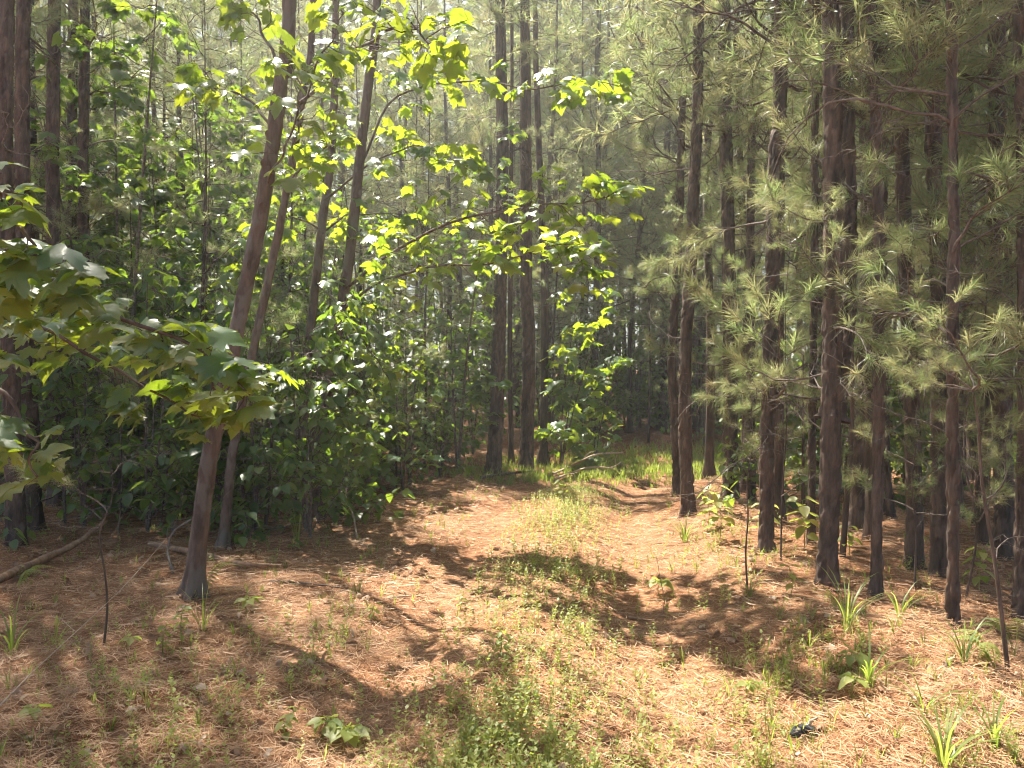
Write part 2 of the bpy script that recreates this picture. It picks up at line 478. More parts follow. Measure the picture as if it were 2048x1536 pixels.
def crown(H, base, spread, nb, tn=16, tw=.010, tl=.23, tf=5):
    """live crown about the z axis between the heights base and H"""
    g = Geo()
    for k in range(nb):
        f = (k + U(0, 1)) / nb
        z = base + (H - base) * f ** .9
        L = spread * (1.05 - .72 * f) * U(.55, 1.15) * (.55 + .45 * min(1, f * 5 + .3))
        a = k * 2.4 + U(-.4, .4); e = -.15 + .75 * f + U(-.2, .2)
        live_branch(L, int(tf + L * tf), tn, tl, tw, False, g, (0, 0, z), (math.cos(a), math.sin(a), e), (0, 1), .5)
    g.add(*tube([(0, 0, H * .8), (0, 0, H * .9), (0, 0, H + .2)], [.03, .02, .008], 6), .5, 0)
    tuft(g, [(0, 0, H + .2)], [(0, 0, 1)], 40, .24, .006, 1, False)
    return g.mesh('pine_crown', [M_BARKFAR, M_NEEDLE])
CROWNS = [crown(U(15, 18), U(3.0, 4.6), U(1.9, 2.4), int(U(60, 72))) for _ in range(6)]
CFAR = [crown(U(15, 18), U(2.6, 4.4), U(2.0, 2.6), int(U(60, 70)), 13, .021, .29, 4) for _ in range(4)]
THIN = [crown(U(11, 13), U(6.5, 7.5), U(1.0, 1.3), 26) for _ in range(2)]

def bark_disp(depth, seed, cw=.05, ch=.12):
    def f(th, s, rad):
        r0 = float(rad.mean()); wrap = max(4, round(2 * PI * r0 / cw))
        u = th / (2 * PI) * wrap + .6 * (vnoise(th * 0 + s * 7, s * 0, seed) - .5); v = s / ch + .6 * hash2(np.floor(u), 0 * u, seed)
        e, c = cells(u, v, wrap, seed); f.plate = c
        return rad * np.exp(-s / .13) * .24 * np.sin(th * 4 + seed) + depth * (np.clip(e / .25, 0, 1) - .8) + depth * .7 * (c - .5) + .012 * (vnoise(th * 1.5, s * 2, seed + 2) - .5)
    return f

def trunk_geo(P, R, fine, seed, g=None, hi=None):
    g = g or Geo()
    s = np.concatenate([[0], np.cumsum(np.linalg.norm(np.diff(P, axis=0), axis=1))])
    if fine:
        hi = hi or 5.6
        q = np.concatenate([np.arange(0, hi, .03), np.linspace(hi, s[-1], 10)])
        sides = 30
    else:
        q = np.linspace(0, s[-1], 40); sides = 10
    Q = np.stack([np.interp(q, s, P[:, c]) for c in range(3)], -1); r = np.interp(q, s, R)
    r = r * (1 + .7 * np.exp(-q / .10) + .12 * np.exp(-q / .5))
    bd = bark_disp(.017 if fine else .011, seed, *((.05, .12) if fine else (.09, .3)))
    V, F = tube(Q, r, sides, True, bd)
    g.add(V, F, np.concatenate([bd.plate.ravel(), [.5]]))
    return g

def azR(a, tilt=0, roll=0):
    R = Matrix.Rotation(a, 3, 'Z') @ Matrix.Rotation(-tilt, 3, 'Y') @ Matrix.Rotation(roll, 3, 'X')
    return np.array(R)

def dress(t, P, R, ndead, nlive, zr=(.9, 6.5), zl=(1.2, 6), ls=1.0, az=None):
    """dead and living side branches of a pine whose trunk follows P (local)"""
    for k in range(ndead + nlive):
        dead = k < ndead
        z = U(*(zr if dead else zl))
        c = np.array([np.interp(z, P[:, 2], P[:, q]) for q in range(3)])
        a = U(0, 2 * PI) if az is None else RNG.normal(az, 1.3)
        if dead: obj('dead_branch', DEAD[RNG.integers(len(DEAD))], t, mat=xf(c, azR(a, U(-.35, .5) if z > 2 else U(.1, .5), U(-.4, .4)), ls * U(.5, 1.7) * (1 if z > 2.4 else .6)))
        else: obj('needle_branch', LIVE[RNG.integers(len(LIVE))], t, mat=xf(c, azR(a, U(-.25, .35), U(-.4, .4)), ls * U(.5, 1.15)))

def px_tree(path, top=14.5):
    """trunk line from photo pixels: its distance comes from where its foot meets the ground"""
    b = ground(*path[0][:2])
    P = [b - np.array([0, 0, .08])] + [px(u, v, b[1]) for u, v in path[1:]]
    P = np.array(P)
    # lean a little out of the picture plane, then go on upwards
    d = norm(P[-1] - P[-2]); d = norm(d + np.array([-d[0] * .6, 0, .6]))
    P = np.concatenate([P, [P[-1] + d * max(1.0, (top - P[-1][2]) / max(d[2], .3))]])
    Q = smooth_path(P, 60); Q[:, 1] += .05 * np.sin(Q[:, 2] * .9 + b[0])
    return b, Q - b

# places that stand in the sun in the photograph: no tall crown may grow between them and the sun
LIT = [px(*q) for q in [(800, 500, 6.5), (900, 450, 6.3), (980, 430, 6), (1060, 420, 5.8), (1200, 400, 5.5), (900, 530, 6), (1050, 510, 5.8), (1150, 170, 5.8), (1000, 170, 6),
                        (850, 100, 5.5), (750, 60, 6), (700, 200, 6.5), (650, 320, 7), (1150, 650, 14.2), (1190, 800, 14.0), (1130, 540, 14.2), (450, 720, 2.6), (760, 560, 7), (820, 820, 9.5), (700, 760, 9.5), (560, 450, 9), (640, 650, 9.5), (850, 650, 10.5), (500, 300, 9), (900, 800, 11), (760, 700, 10), (620, 200, 9), (1200, 200, 16.5), (1300, 300, 16), (1000, 150, 17.5), (1400, 150, 15), (1100, 350, 17.5), (1250, 60, 17.5), (1150, 100, 17)]] + \
      [ground(*q) for q in [(1150, 1050), (1000, 1080), (1250, 1050), (1100, 1000), (1200, 975), (1000, 1240), (1200, 1230), (1350, 1190), (1100, 1350), (1200, 1460), (1050, 1500), (1300, 1400), (1180, 1300), (420, 1480), (300, 1390), (900, 1240), (1450, 1490), (1300, 948), (1400, 945), (1500, 945), (1620, 945), (1250, 938), (1350, 941), (1450, 943), (1550, 945)]]
LITA = np.array(LIT)
def shades(x, y, base=3.6, top=17.0, rad=1.35):
    """how many of the sunny places a crown at (x, y) would shade"""
    k = 0
    for p in LITA:
        z = np.linspace(max(base, p[2]), top, 12); t = (z - p[2]) / SDIR.z
        rr = rad * np.interp(z, [base, base + 3, top], [1, 1, .3])
        k += bool(np.any((p[0] + SDIR.x * t - x) ** 2 + (p[1] + SDIR.y * t - y) ** 2 < rr ** 2))
    return k
USED = []
def pine(path, w, label, ndead=10, nlive=4, fine=True, group=None, cat='pine tree', name='pine_tree', az=None, ls=1.0, zl=(1.3, 6), cr=True, fork=None):
    b, Q = px_tree(path)
    r0 = w / FPX * b[1] / 2
    t = thing(name, label, cat, tuple(b), group)
    R = r0 * np.interp(Q[:, 2], [0, 1, 6, 13.5], [1.04, 1, .82, .15])
    tr = obj('trunk', trunk_geo(Q, R, fine, len(USED) * 1.7 + 1).mesh('pine_trunk', [M_BARK if fine else M_BARKFAR]), t)
    if fork:
        F = smooth_path([px(u, v, b[1] + .12 * k / 3) - b for k, (u, v) in enumerate(fork)], 40)
        obj('second_stem', trunk_geo(F, np.linspace(r0 * .85, r0 * .7, 40), True, 3.3, hi=3.2).mesh('pine_stem', [M_BARK]), t)
    dress(t, Q, R, int(ndead * .8), nlive + 6, ls=ls, az=az, zl=zl)
    if cr:
        thin = shades(b[0], b[1]) > 0
        c = np.array([np.interp(8.5, Q[:, 2], Q[:, q]) for q in range(3)])
        obj('crown', THIN[RNG.integers(2)] if thin else CROWNS[RNG.integers(len(CROWNS))], t, mat=xf((c[0], c[1], 0), azR(U(0, 6.28)), U(.92, 1.08)))
    USED.append(b[:2]); return t, b, Q

RG = 'pines along the right side of the track'
W = math.pi
pine([(1660, 1178), (1661, 900), (1660, 500), (1658, 0)], 37, 'thickest pine right of the track, forked at mid height with rough bark', 16, 3, az=W, fork=[(1664, 840), (1676, 780), (1690, 690), (1699, 600), (1699, 430), (1693, 200), (1690, 0), (1690, -200)])
pine([(1757, 1195), (1755, 900), (1750, 500), (1745, 200), (1740, 0)], 20, 'slim straight pine just right of the thickest forked pine', 18, 3, az=W)
pine([(1535, 1112), (1535, 900), (1540, 600), (1548, 300), (1562, 0)], 27, 'mid-sized pine left of the forked pine, leaning slightly right towards the top', 18, 5, az=W)
pine([(1625, 1092), (1622, 800), (1625, 500), (1630, 200), (1635, 0)], 14, 'thin pine pole close behind the left side of the forked pine', 12, 3)
pine([(1380, 1030), (1372, 900), (1370, 700), (1378, 560), (1385, 400), (1398, 0)], 24, 'right one of the reddish pine pair where the track bends', 16, 4, az=W, zl=(2.5, 6))
pine([(1358, 992), (1350, 850), (1343, 720), (1352, 550), (1362, 300), (1368, 0)], 17, 'left, thinner and wavy one of the reddish pine pair at the track bend', 14, 3, az=W, zl=(2.5, 6))
pine([(1462, 1000), (1458, 700), (1455, 500), (1450, 0)], 28, 'pine standing before the bright grass clearing, right of the reddish pair', 14, 5)
pine([(1505, 1012), (1500, 700), (1500, 400), (1510, 0)], 15, 'thin pine pole between the clearing pine and the leaning mid-sized pine', 12, 3)
pine([(1718, 1062), (1722, 800), (1735, 600), (1738, 300), (1740, 0)], 36, 'broad dark pine half hidden behind the forked pine and slim pine', 12, 4)
pine([(1784, 1040), (1770, 940), (1766, 700), (1770, 400), (1775, 0)], 13, 'thin dark pine with a kinked foot right behind the slim straight pine', 8, 2)
pine([(1829, 1135), (1822, 900), (1812, 700), (1805, 500), (1800, 0)], 28, 'dark pine with fissured bark midway between the slim pine and right edge', 14, 5)
pine([(1880, 1150), (1875, 900), (1870, 600), (1865, 300), (1862, 0)], 31, 'stout dark pine right behind the thin bent roadside pine', 14, 4)
pine([(1912, 1255), (1905, 1050), (1900, 800), (1897, 500), (1896, 0)], 20, 'thin gently bent pine nearest the bottom right grass, with bare branch stubs', 16, 5, az=W)
pine([(2005, 1120), (1998, 900), (1995, 700), (2000, 400), (2000, 0)], 34, 'dark stout pine second from the right picture edge', 14, 4)
pine([(2042, 1240), (2040, 900), (2040, 600), (2042, 300), (2044, 0)], 26, 'dark pine cut by the right picture edge', 14, 6, az=W)
pine([(1418, 962), (1420, 700), (1415, 400), (1420, 0)], 18, 'thin pine pole between the reddish pair and the clearing pine', 10, 4, False)
pine([(25, 1092), (22, 700), (20, 400), (15, 0)], 32, 'black-barked pine at the left picture edge', 10, -4)
pine([(60, 1062), (55, 700), (52, 300), (50, 0)], 30, 'dark pine second from the left picture edge', 10, -4)
pine([(108, 1012), (110, 600), (112, 300), (112, 0)], 27, 'dark pine third from the left picture edge', 10, -3)
pine([(165, 990), (168, 600), (172, 300), (172, 0)], 22, 'dark pine fourth from the left, behind the broad hanging leaves', 12, 5)
pine([(985, 948), (992, 850), (1000, 600), (1005, 300), (1000, 0)], 28, 'black pine at the back left of the track beside the bright sapling', 14, 5, zl=(4.6, 8))
pine([(1052, 942), (1058, 700), (1052, 560), (1052, 400), (1050, 0)], 27, 'dark pine rising out of the bright green sapling at the track end', 14, -3, zl=(5, 8))
pine([(1086, 930), (1090, 700), (1088, 550), (1078, 300), (1070, 0)], 16, 'thin pine right behind the bright green sapling', 12, -5, False)
pine([(1022, 932), (1020, 700), (1022, 400), (1024, 0)], 10, 'pole-thin pine between the two dark pines at the track end', 8, -6, False, cr=False)

# ------------------------------------------------------------------ further pines of the stand
def stand_pine(k, nd, nl, cr):
    P = np.array([(0, 0, -.1), (U(-.06, .06), U(-.06, .06), 2.5), (U(-.15, .15), U(-.15, .15), 6), (U(-.1, .1), U(-.1, .1), 9), (0, 0, 14.5)])
    Q = smooth_path(P, 40); r0 = U(.05, .09)
    R = r0 * np.interp(Q[:, 2], [0, 1, 6, 14], [1.05, 1, .82, .12])
    t = thing('pine_tree', 'proto', 'pine tree')
    obj('trunk', trunk_geo(Q, R, False, k + 40).mesh('pine_trunk', [M_BARKFAR]), t)
    dress(t, Q, R, nd, nl, (1.2, 6.0), (1.4, 5.5), 1.15)
    obj('crown', cr, t, mat=xf((0, 0, 0), azR(U(0, 6)), 1))
    return t
protos = [stand_pine(k, 7, 9, CROWNS[k % 6]) for k in range(6)]
EDGE = [crown(U(8, 11), U(1.6, 2.4), U(1.6, 2.0), 52, 24, .0075, .21, 6) for _ in range(3)]
protos_edge = [stand_pine(k + 20, 4, 4, EDGE[k]) for k in range(3)]
protos_far = [stand_pine(k + 6, 0, 2, CFAR[k % 4]) for k in range(6)]
LANDMARKS = [(22, 'the left edge pine'), (110, 'the third left edge pine'), (170, 'the fourth left edge pine'), (440, 'the peeling sycamore'), (520, 'the thin leaning sycamore'),
             (618, 'the thinner sycamore'), (668, 'the dark straight sycamore'), (995, 'the black track end pine'), (1055, 'the pine within the bright sapling'), (1130, 'the bright green sapling'),
             (1345, 'the wavy reddish pine'), (1375, 'the right reddish pine'), (1458, 'the clearing pine'), (1537, 'the leaning mid-sized pine'), (1660, 'the forked pine'), (1753, 'the slim straight pine'),
             (1815, 'the dark fissured pine'), (1872, 'the stout dark pine'), (1902, 'the thin bent pine'), (1998, 'the stout right edge pine')]
ORD = ['nearest', 'second', 'third', 'fourth', 'fifth', 'sixth', 'seventh', 'eighth', 'ninth', 'tenth', 'eleventh', 'twelfth', 'thirteenth', 'fourteenth', 'fifteenth']
def single_out(things, kind):
    """labels by the landmark tree a thing shows beside in the picture and its rank in depth there"""
    bins = {}
    for o in things:
        x, y = o.location[0], o.location[1]; u = 1024 + FPX * x / y
        lm = min(LANDMARKS, key=lambda q: abs(q[0] - u)); bins.setdefault((lm[1], 'left' if u < lm[0] else 'right'), []).append((y, o))
    for (nm, side), L in bins.items():
        for k, (y, o) in enumerate(sorted(L, key=lambda q: q[0])):
            o['label'] = f'{kind}, {ORD[min(k, 14)]} one back just {side} of {nm}' if len(L) > 1 else f'{kind} just {side} of {nm}'
def copy_tree(root, loc, rz, s):
    r = root.copy(); COL.objects.link(r); r.location = loc; r.rotation_euler = (0, 0, rz); r.scale = (s,) * 3
    for ch in root.children:
        c = ch.copy(); COL.objects.link(c); c.parent = r
    return r
pts = []
def free(x, y, dmin):
    return all((x - a) ** 2 + (y - b) ** 2 > dmin ** 2 for a, b in USED)
def far_group(x, y):
    side = 'left' if x < lateral_x(y) else 'right'
    return side
def lateral_x(y): return .06 * y
tries = 0; fills = []
while tries < 12000 and len(fills) < 185:
    tries += 1
    y = U(4.0, 40) ; x = U(-1, 1) * (.68 * y + 3.5)
    s = float(lateral(np.array([x]), np.array([y]))[0])
    if -2.9 < s < 2.3: continue
    if y < 11.5 and -1.2 * y * .64 < x < 0 and s > -3.4: continue
    if y < 7.2: continue
    if x > 0 and 12.2 < y < 17.5 and s > -3.2 and s < 3.2: continue
    if not free(x, y, 1.15 if y < 22 else 1.5): continue
    sh = shades(x, y)
    if sh and U(0, 1) < .45: continue
    USED.append((x, y)); fills.append((x, y, sh))
while len(fills) < 215:                                            # the far end of the opening above the track
    y = U(27.5, 46); u = U(860, 1420); x = (u - 1024) / FPX * y
    if free(x, y, 1.2): USED.append((x, y)); fills.append((x, y, 0))
edge = []; tries = 0
while len(edge) < 16 and tries < 4000:                             # leafy pines that stand in the light round the bend
    tries += 1; y = U(15.6, 20); u = U(900, 1420); x = (u - 1024) / FPX * y; q = float(lateral(np.array([x]), np.array([y]))[0])
    if (q < -2.4 or q > 2.4) and free(x, y, .8) and shades(x, y, 1.2, 10, 1.4) < 1: USED.append((x, y)); edge.append((x, y)); fills.append((x, y, 0))
thin = []
while len(thin) < 22:                                              # thin poles between the right roadside pines
    y = U(6.8, 15); u = U(1400, 2080); x = (u - 1024) / FPX * y; q = float(lateral(np.array([x]), np.array([y]))[0])
    if q > 1.9 and free(x, y, .45) and not 12.6 < y < 16: USED.append((x, y)); thin.append((x, y)); fills.append((x, y, shades(x, y)))
fills.sort(key=lambda q: q[1])
singles = []
for k, (x, y, sh) in enumerate(fills):
    PR = protos_edge if (x, y) in edge else protos if 7 < y < 21 else protos_far
    o = PR[RNG.integers(len(PR))]
    o = o if o['label'] == 'proto' else copy_tree(o, (0, 0, 0), 0, 1)
    o.location = (x, y, hz(x, y)); o.rotation_euler = (U(-.03, .03), U(-.03, .03), U(0, 6.28))
    sc = U(.88, 1.12) * (1.18 if y > 27 else 1)
    if sh:                                                          # a lower, suppressed tree
        for h in (1.0, .85, .7, .58, .48, .4):
            sc = h
            if not shades(x, y, 3.6 * h, 17 * h, 1.35 * h): break
    o.scale = (sc,) * 3 if (x, y) not in thin else (.6, .6, max(sc, .6))
    u = 1024 + FPX * x / y
    if abs(u - 1024) > 1100: z, gname = 'pine of the same stand just beyond the picture edge', 'pines beyond the picture edges'
    elif y > 25: z, gname = [('faint thin pine far back behind the left thicket', 'faint pines far back on the left'), ('faint thin pine far back behind the end of the track', 'faint pines far back in the middle'), ('faint thin pine far back behind the right roadside pines', 'faint pines far back on the right')][0 if u < 930 else 1 if u < 1340 else 2]
    else: z, gname = 'single', 'slender pines inside the stand'; singles.append(o)
    tag(o, z, 'pine tree', gname)
single_out(singles, 'slender stand pine')

# the wood beyond, too far to tell its trees apart
g = Geo()
for k in range(90):
    y = U(52, 72); x = U(-1, 1) * (.66 * y + 4); z0 = hz(x, y); H = U(23, 29); r = U(.09, .16)
    g.add(*tube([(x, y, z0 - .2), (x + U(-.2, .2), y, z0 + H * .5), (x, y, z0 + H)], [r, r * .7, .02], 6), .5, 0)
    n = 800; f = U(0, 1, n); a = U(0, 6.28, n); q = 2.6 * (1.05 - .75 * f) * np.sqrt(U(.05, 1, n))
    P = np.stack([x + np.cos(a) * q, y + np.sin(a) * q, z0 + 3 + (H - 3) * f], -1)
    tuft(g, P, np.stack([np.cos(a), np.sin(a), .5 + 0 * a], -1), 9, .42, .034, 1, False)
tag(obj('distant_wood', g.mesh('distant_wood', [M_BARKFAR, M_NEEDLE])), 'pale mass of pines closing the view behind the stand', 'wood', None, 'stuff')

# ------------------------------------------------------------------ broadleaf trees
def spray(t, pts, r0, nleaf, size, spread=.35, leafset=SYC_ME, twigs=None, objs=True, bias=None, mats=M_SYC, droop=(.1, .9), name='branch', leafname='leaf', g_leaf=None, LT=SYC, r1=.003):
    """a branch along pts (local) with side twigs and leaves on stalks"""
    p = smooth_path(pts, 26); g = Geo()
    p = p + np.stack([.012 * np.sin(np.arange(26) * .9 + U(0, 6)), .012 * np.sin(np.arange(26) * 1.3), .012 * np.sin(np.arange(26) * .7 + U(0, 6))], -1) * min(1, r0 * 120)
    g.add(*tube(p, np.linspace(r0, r1, 26), 6))
    L = np.linalg.norm(np.diff(p, axis=0), axis=1).sum()
    twigs = twigs or max(4, int(L * 11))
    anch = []
    for k in range(twigs):
        f = (k + U(.2, .8)) / twigs; f = .12 + .88 * f; j = min(24, int(f * 25)); d = norm(p[j + 1] - p[j])
        sd = norm(cross(d, RNG.normal(0, 1, 3) * np.array([.6, .6, 1.0]) + (0, 0, .3))) * RNG.choice([-1, 1])
        q = wander(p[j], d * .8 + sd, spread * U(.5, 1.2) * (1.1 - .5 * f), 5, U(-.2, .25), .35)
        g.add(*tube(q, np.linspace(max(r0 * .25, .003), .0015, 6), 4)); anch += [(q[3], q[3] - q[2]), (q[4], q[4] - q[3]), (q[5], q[5] - q[4]), (q[5], q[5] - q[4] + RNG.normal(0, .05, 3)), (q[2], q[2] - q[1])]
    anch += [(p[-1], p[-1] - p[-2])] * 3
    places, stA, stB = [], [], []
    idx = RNG.permutation(len(anch)); 
    for k in range(nleaf):
        a, d = anch[idx[k % len(anch)]]
        s = size * U(.45, 1.2)
        st = norm(norm(d) * .6 + RNG.normal(0, .6, 3) + (0, 0, .1)) * s * U(.25, .5)
        az = math.atan2(st[1], st[0]) + U(-.8, .8) if bias is None else RNG.normal(bias, 1.0)
        e = a + st
        stA.append(a); stB.append(e)
        places.append((e, leafR(az, U(*droop), RNG.normal(0, .35)), s))
    sticks(g, stA, stB, .0015, .001)
    br = obj(name, g.mesh(name, [mats]), t)
    for e, R, s in places:
        if objs: obj(leafname, leafset[RNG.integers(len(leafset))], br, mat=xf(e, R, s))
        else:
            a, b = LT[RNG.integers(len(LT))]; inst(g_leaf, a, b, R[None], e[None], [s])
    return br

def trunk_px(path, wpx, label, name='sycamore_tree', top=9.0, matl=M_SYC, seed=5, fine=True, cat='sycamore tree', group=None, y=None):
    b, Q = px_tree(path, top)
    r0 = wpx / FPX * b[1] / 2
    t = thing(name, label, cat, tuple(b), group)
    R = r0 * np.interp(Q[:, 2], [0, 1, 5, top], [1.05, 1, .8, .35])
    g = Geo()
    q = np.concatenate([np.arange(0, 5, .03), np.linspace(5, top, 12)]); Qq = np.stack([np.interp(q, Q[:, 2], Q[:, c]) for c in range(3)], -1)
    def dsp(th, s, rad):
        e, c = cells(th / (2 * PI) * 7 + .8 * vnoise(s * 3, th * 0, seed), s / .2 + .0 * th, 7, seed)
        return rad * np.exp(-s / .14) * .24 * np.sin(th * 4 + seed) + r0 * (.16 * (c - .5) + .16 * (fbm(th * 1.2, s * 5, 3, seed) - .5)) - .006 * np.clip(1 - e / .16, 0, 1)
    g.add(*tube(Qq, np.interp(q, Q[:, 2], R) * (1 + .65 * np.exp(-q / .13)), 24, True, dsp))
    obj('trunk', g.mesh('trunk', [matl]), t)
    USED.append(b[:2]); return t, b, Q, R

def loc(b, L): return [px(*q) - b for q in L]

# S1: the peeling sycamore on the left verge
s1, b1, Q1, R1 = trunk_px([(388, 1188), (412, 1000), (432, 870), (480, 640), (512, 470), (537, 330), (560, 150), (576, 0)], 33, 'leaning sycamore with peeling grey-pink bark on the left verge', seed=2)
for k in range(18):                                                # curled flakes of loose bark
    z = U(.4, 4.6); a = U(-2.8, -.2)
    c = np.array([np.interp(z, Q1[:, 2], Q1[:, q]) for q in range(3)]); r = np.interp(z, Q1[:, 2], R1) * .96
    gg = Geo(); n = 6; w, h = U(.014, .03), U(.05, .16)
    vv = np.linspace(0, 1, n); uu = np.linspace(-.5, .5, 4)
    GU, GV = np.meshgrid(uu, vv); th = a + GU * w / r; cur = .035 * (GV - .2) ** 2 * np.sign(U(-1, 1) + .6)
    V = np.stack([np.cos(th) * (r + .006 + np.abs(cur)), np.sin(th) * (r + .006 + np.abs(cur)), (GV - .5) * h * (1 - .5 * np.abs(GU)) + .02 * GU], -1) + c
    i = (np.arange(n - 1)[:, None] * 4 + np.arange(3)[None]).ravel()
    gg.add(V, np.concatenate([np.stack([i, i + 1, i + 5], -1), np.stack([i, i + 5, i + 4], -1)]))
    obj('bark_flake', gg.mesh('bark_flake', [M_SYC]), s1)
y1 = b1[1]
spray(s1, loc(b1, [(560, 150, y1), (525, 60, y1 + .2), (490, 10, y1 + .4), (450, -30, y1 + .6)]), .012, 34, .14)
spray(s1, loc(b1, [(545, 260, y1), (500, 200, y1 + .2), (440, 180, y1 + .4), (400, 150, y1 + .6)]), .012, 36, .14)
spray(s1, loc(b1, [(530, 370, y1), (570, 300, y1 - .3), (600, 200, y1 - .5), (590, 140, y1 - .6)]), .010, 34, .15)

# S2: second stem, S3 and S4 behind; the long sunlit sprays over the track belong to S4 and S2
s2, b2, Q2, R2 = trunk_px([(446, 1095), (470, 900), (512, 690), (562, 440), (602, 200), (626, 0)], 18, 'thin sycamore leaning right, next to the peeling one', seed=7)
y2 = b2[1]
spray(s2, loc(b2, [(600, 210, y2), (680, 130, y2 - 1.3), (760, 70, y2 - 2.4), (830, 60, y2 - 3.1), (900, 120, y2 - 3.6)]), .016, 115, .10, .34)
spray(s2, loc(b2, [(575, 380, y2), (610, 320, y2 - .5), (650, 300, y2 - .9), (690, 280, y2 - 1.2)]), .012, 60, .11, .36)
spray(s2, loc(b2, [(585, 330, y2), (600, 240, y2 - .9), (640, 120, y2 - 1.9), (700, 20, y2 - 2.7)]), .012, 66, .11, .36)
s4, b4, Q4, R4 = trunk_px([(632, 1042), (655, 800), (682, 620), (702, 480), (722, 280), (745, 100), (755, 0)], 24, 'dark straight sycamore carrying the long yellow-green spray over the track', seed=9)
y4 = b4[1]
def S4(L, *a, **k): return spray(s4, loc(b4, L), *a, **k)
S4([(690, 580, y4), (760, 520, y4 - .8), (850, 470, y4 - 1.6), (950, 430, y4 - 2.2), (1060, 415, y4 - 2.6), (1160, 405, y4 - 2.8), (1245, 380, y4 - 3.0)], .018, 160, .125, .45, droop=(0, .6))
S4([(685, 620, y4), (770, 560, y4 - .5), (860, 535, y4 - 1.0), (960, 530, y4 - 1.5), (1060, 505, y4 - 1.8), (1140, 490, y4 - 2.0), (1205, 520, y4 - 2.1)], .016, 150, .14, .45, droop=(0, .6))
S4([(715, 340, y4), (780, 210, y4 + .2), (870, 168, y4 + .1), (960, 165, y4 - .2), (1060, 178, y4 - .6), (1150, 165, y4 - 1.0), (1240, 172, y4 - 1.3)], .016, 100, .17, .32)
s3, b3, Q3, R3 = trunk_px([(600, 1030), (615, 750), (628, 600), (645, 430), (662, 300), (672, 0)], 19, 'thinner sycamore between the leaning pair and the dark straight one', seed=13)
y3 = b3[1]
def S3(L, *a, **k): return spray(s3, loc(b3, L), *a, **k)
S3([(650, 400, y3), (740, 330, y3 - .1), (820, 295, y3 - .3), (890, 310, y3 - .5), (945, 350, y3 - .7)], .014, 75, .15, .35)
S3([(640, 460, y3), (570, 430, y3 - .4), (520, 480, y3 - .7), (470, 560, y3 - 1)], .012, 65, .14, .4)
S3([(630, 560, y3), (700, 640, y3 - .5), (740, 700, y3 - .8), (780, 760, y3 - 1)], .012, 60, .14, .4)
S3([(640, 470, y3), (700, 430, y3 - .1), (790, 430, y3 - .3), (860, 440, y3 - .5)], .012, 70, .14, .45)

# upper crowns of the sycamores, above the picture: they shade the track in patches
def upper(t, Q, z0, z1, n, nl=46, rad=1.1):
    gl = Geo()
    for k in range(n):
        z = z0 + (z1 - z0) * (k + U(0, 1)) / n; c = np.array([np.interp(z, Q[:, 2], Q[:, q]) for q in range(3)]); a = k * 2.4 + U(-.4, .4)
        spray(t, wander(c, (math.cos(a), math.sin(a), U(.2, .7)), rad * U(.7, 1.2), 4, .1, .2), .012, nl, .16, .45, objs=False, g_leaf=gl)
    tag(obj('crown', gl.mesh('crown', [M_SLEAF]), t), None, None, None, 'stuff')
upper(s4, Q4, 8.0, 10.5, 5, 34, .8); upper(s3, Q3, 7.0, 8.6, 2, 22, .6)

# the sycamore that stands left of the picture and hangs its broad leaves into it
nb = np.array([-2.75, 2.9, 0.0]); nb[2] = hz(nb[0], nb[1])
sn = thing('sycamore_tree', 'sycamore whose big toothed leaves hang in from the left picture edge', 'sycamore tree', tuple(nb))
gq = Geo(); gq.add(*tube(smooth_path([(0, 0, -.1), (.05, .02, 1.2), (.0, .05, 2.6), (.1, .1, 4.5), (.1, .1, 6.5)], 60), np.linspace(.07, .03, 60), 16)); obj('trunk', gq.mesh('trunk', [M_SYC]), sn)
def SN(L, *a, **k): return spray(sn, loc(nb, [(-560, L[0][1] + 60, 2.9)] + L), *a, bias=-PI / 2, droop=(-.1, .75), **k)
SN([(-120, 600, 2.7), (60, 560, 2.6), (200, 610, 2.6), (330, 670, 2.6), (430, 720, 2.6), (500, 790, 2.55)], .013, 90, .115, .22, twigs=16)
SN([(-120, 500, 2.6), (0, 430, 2.5), (60, 480, 2.45), (120, 540, 2.45)], .011, 36, .115, .22, twigs=8)
SN([(-150, 760, 2.5), (0, 790, 2.45), (60, 870, 2.4), (70, 950, 2.4)], .010, 22, .12, .2, twigs=6)
SN([(-120, 640, 3.0), (80, 660, 3.1), (220, 730, 3.2), (330, 800, 3.2), (400, 830, 3.2)], .011, 70, .115, .26, twigs=14)
SN([(-120, 560, 3.3), (100, 640, 3.4), (260, 660, 3.5), (400, 690, 3.5)], .011, 60, .115, .28, twigs=12)
SN([(-100, 400, 2.5), (-20, 360, 2.4), (10, 400, 2.4)], .009, 10, .115, .15, twigs=4)

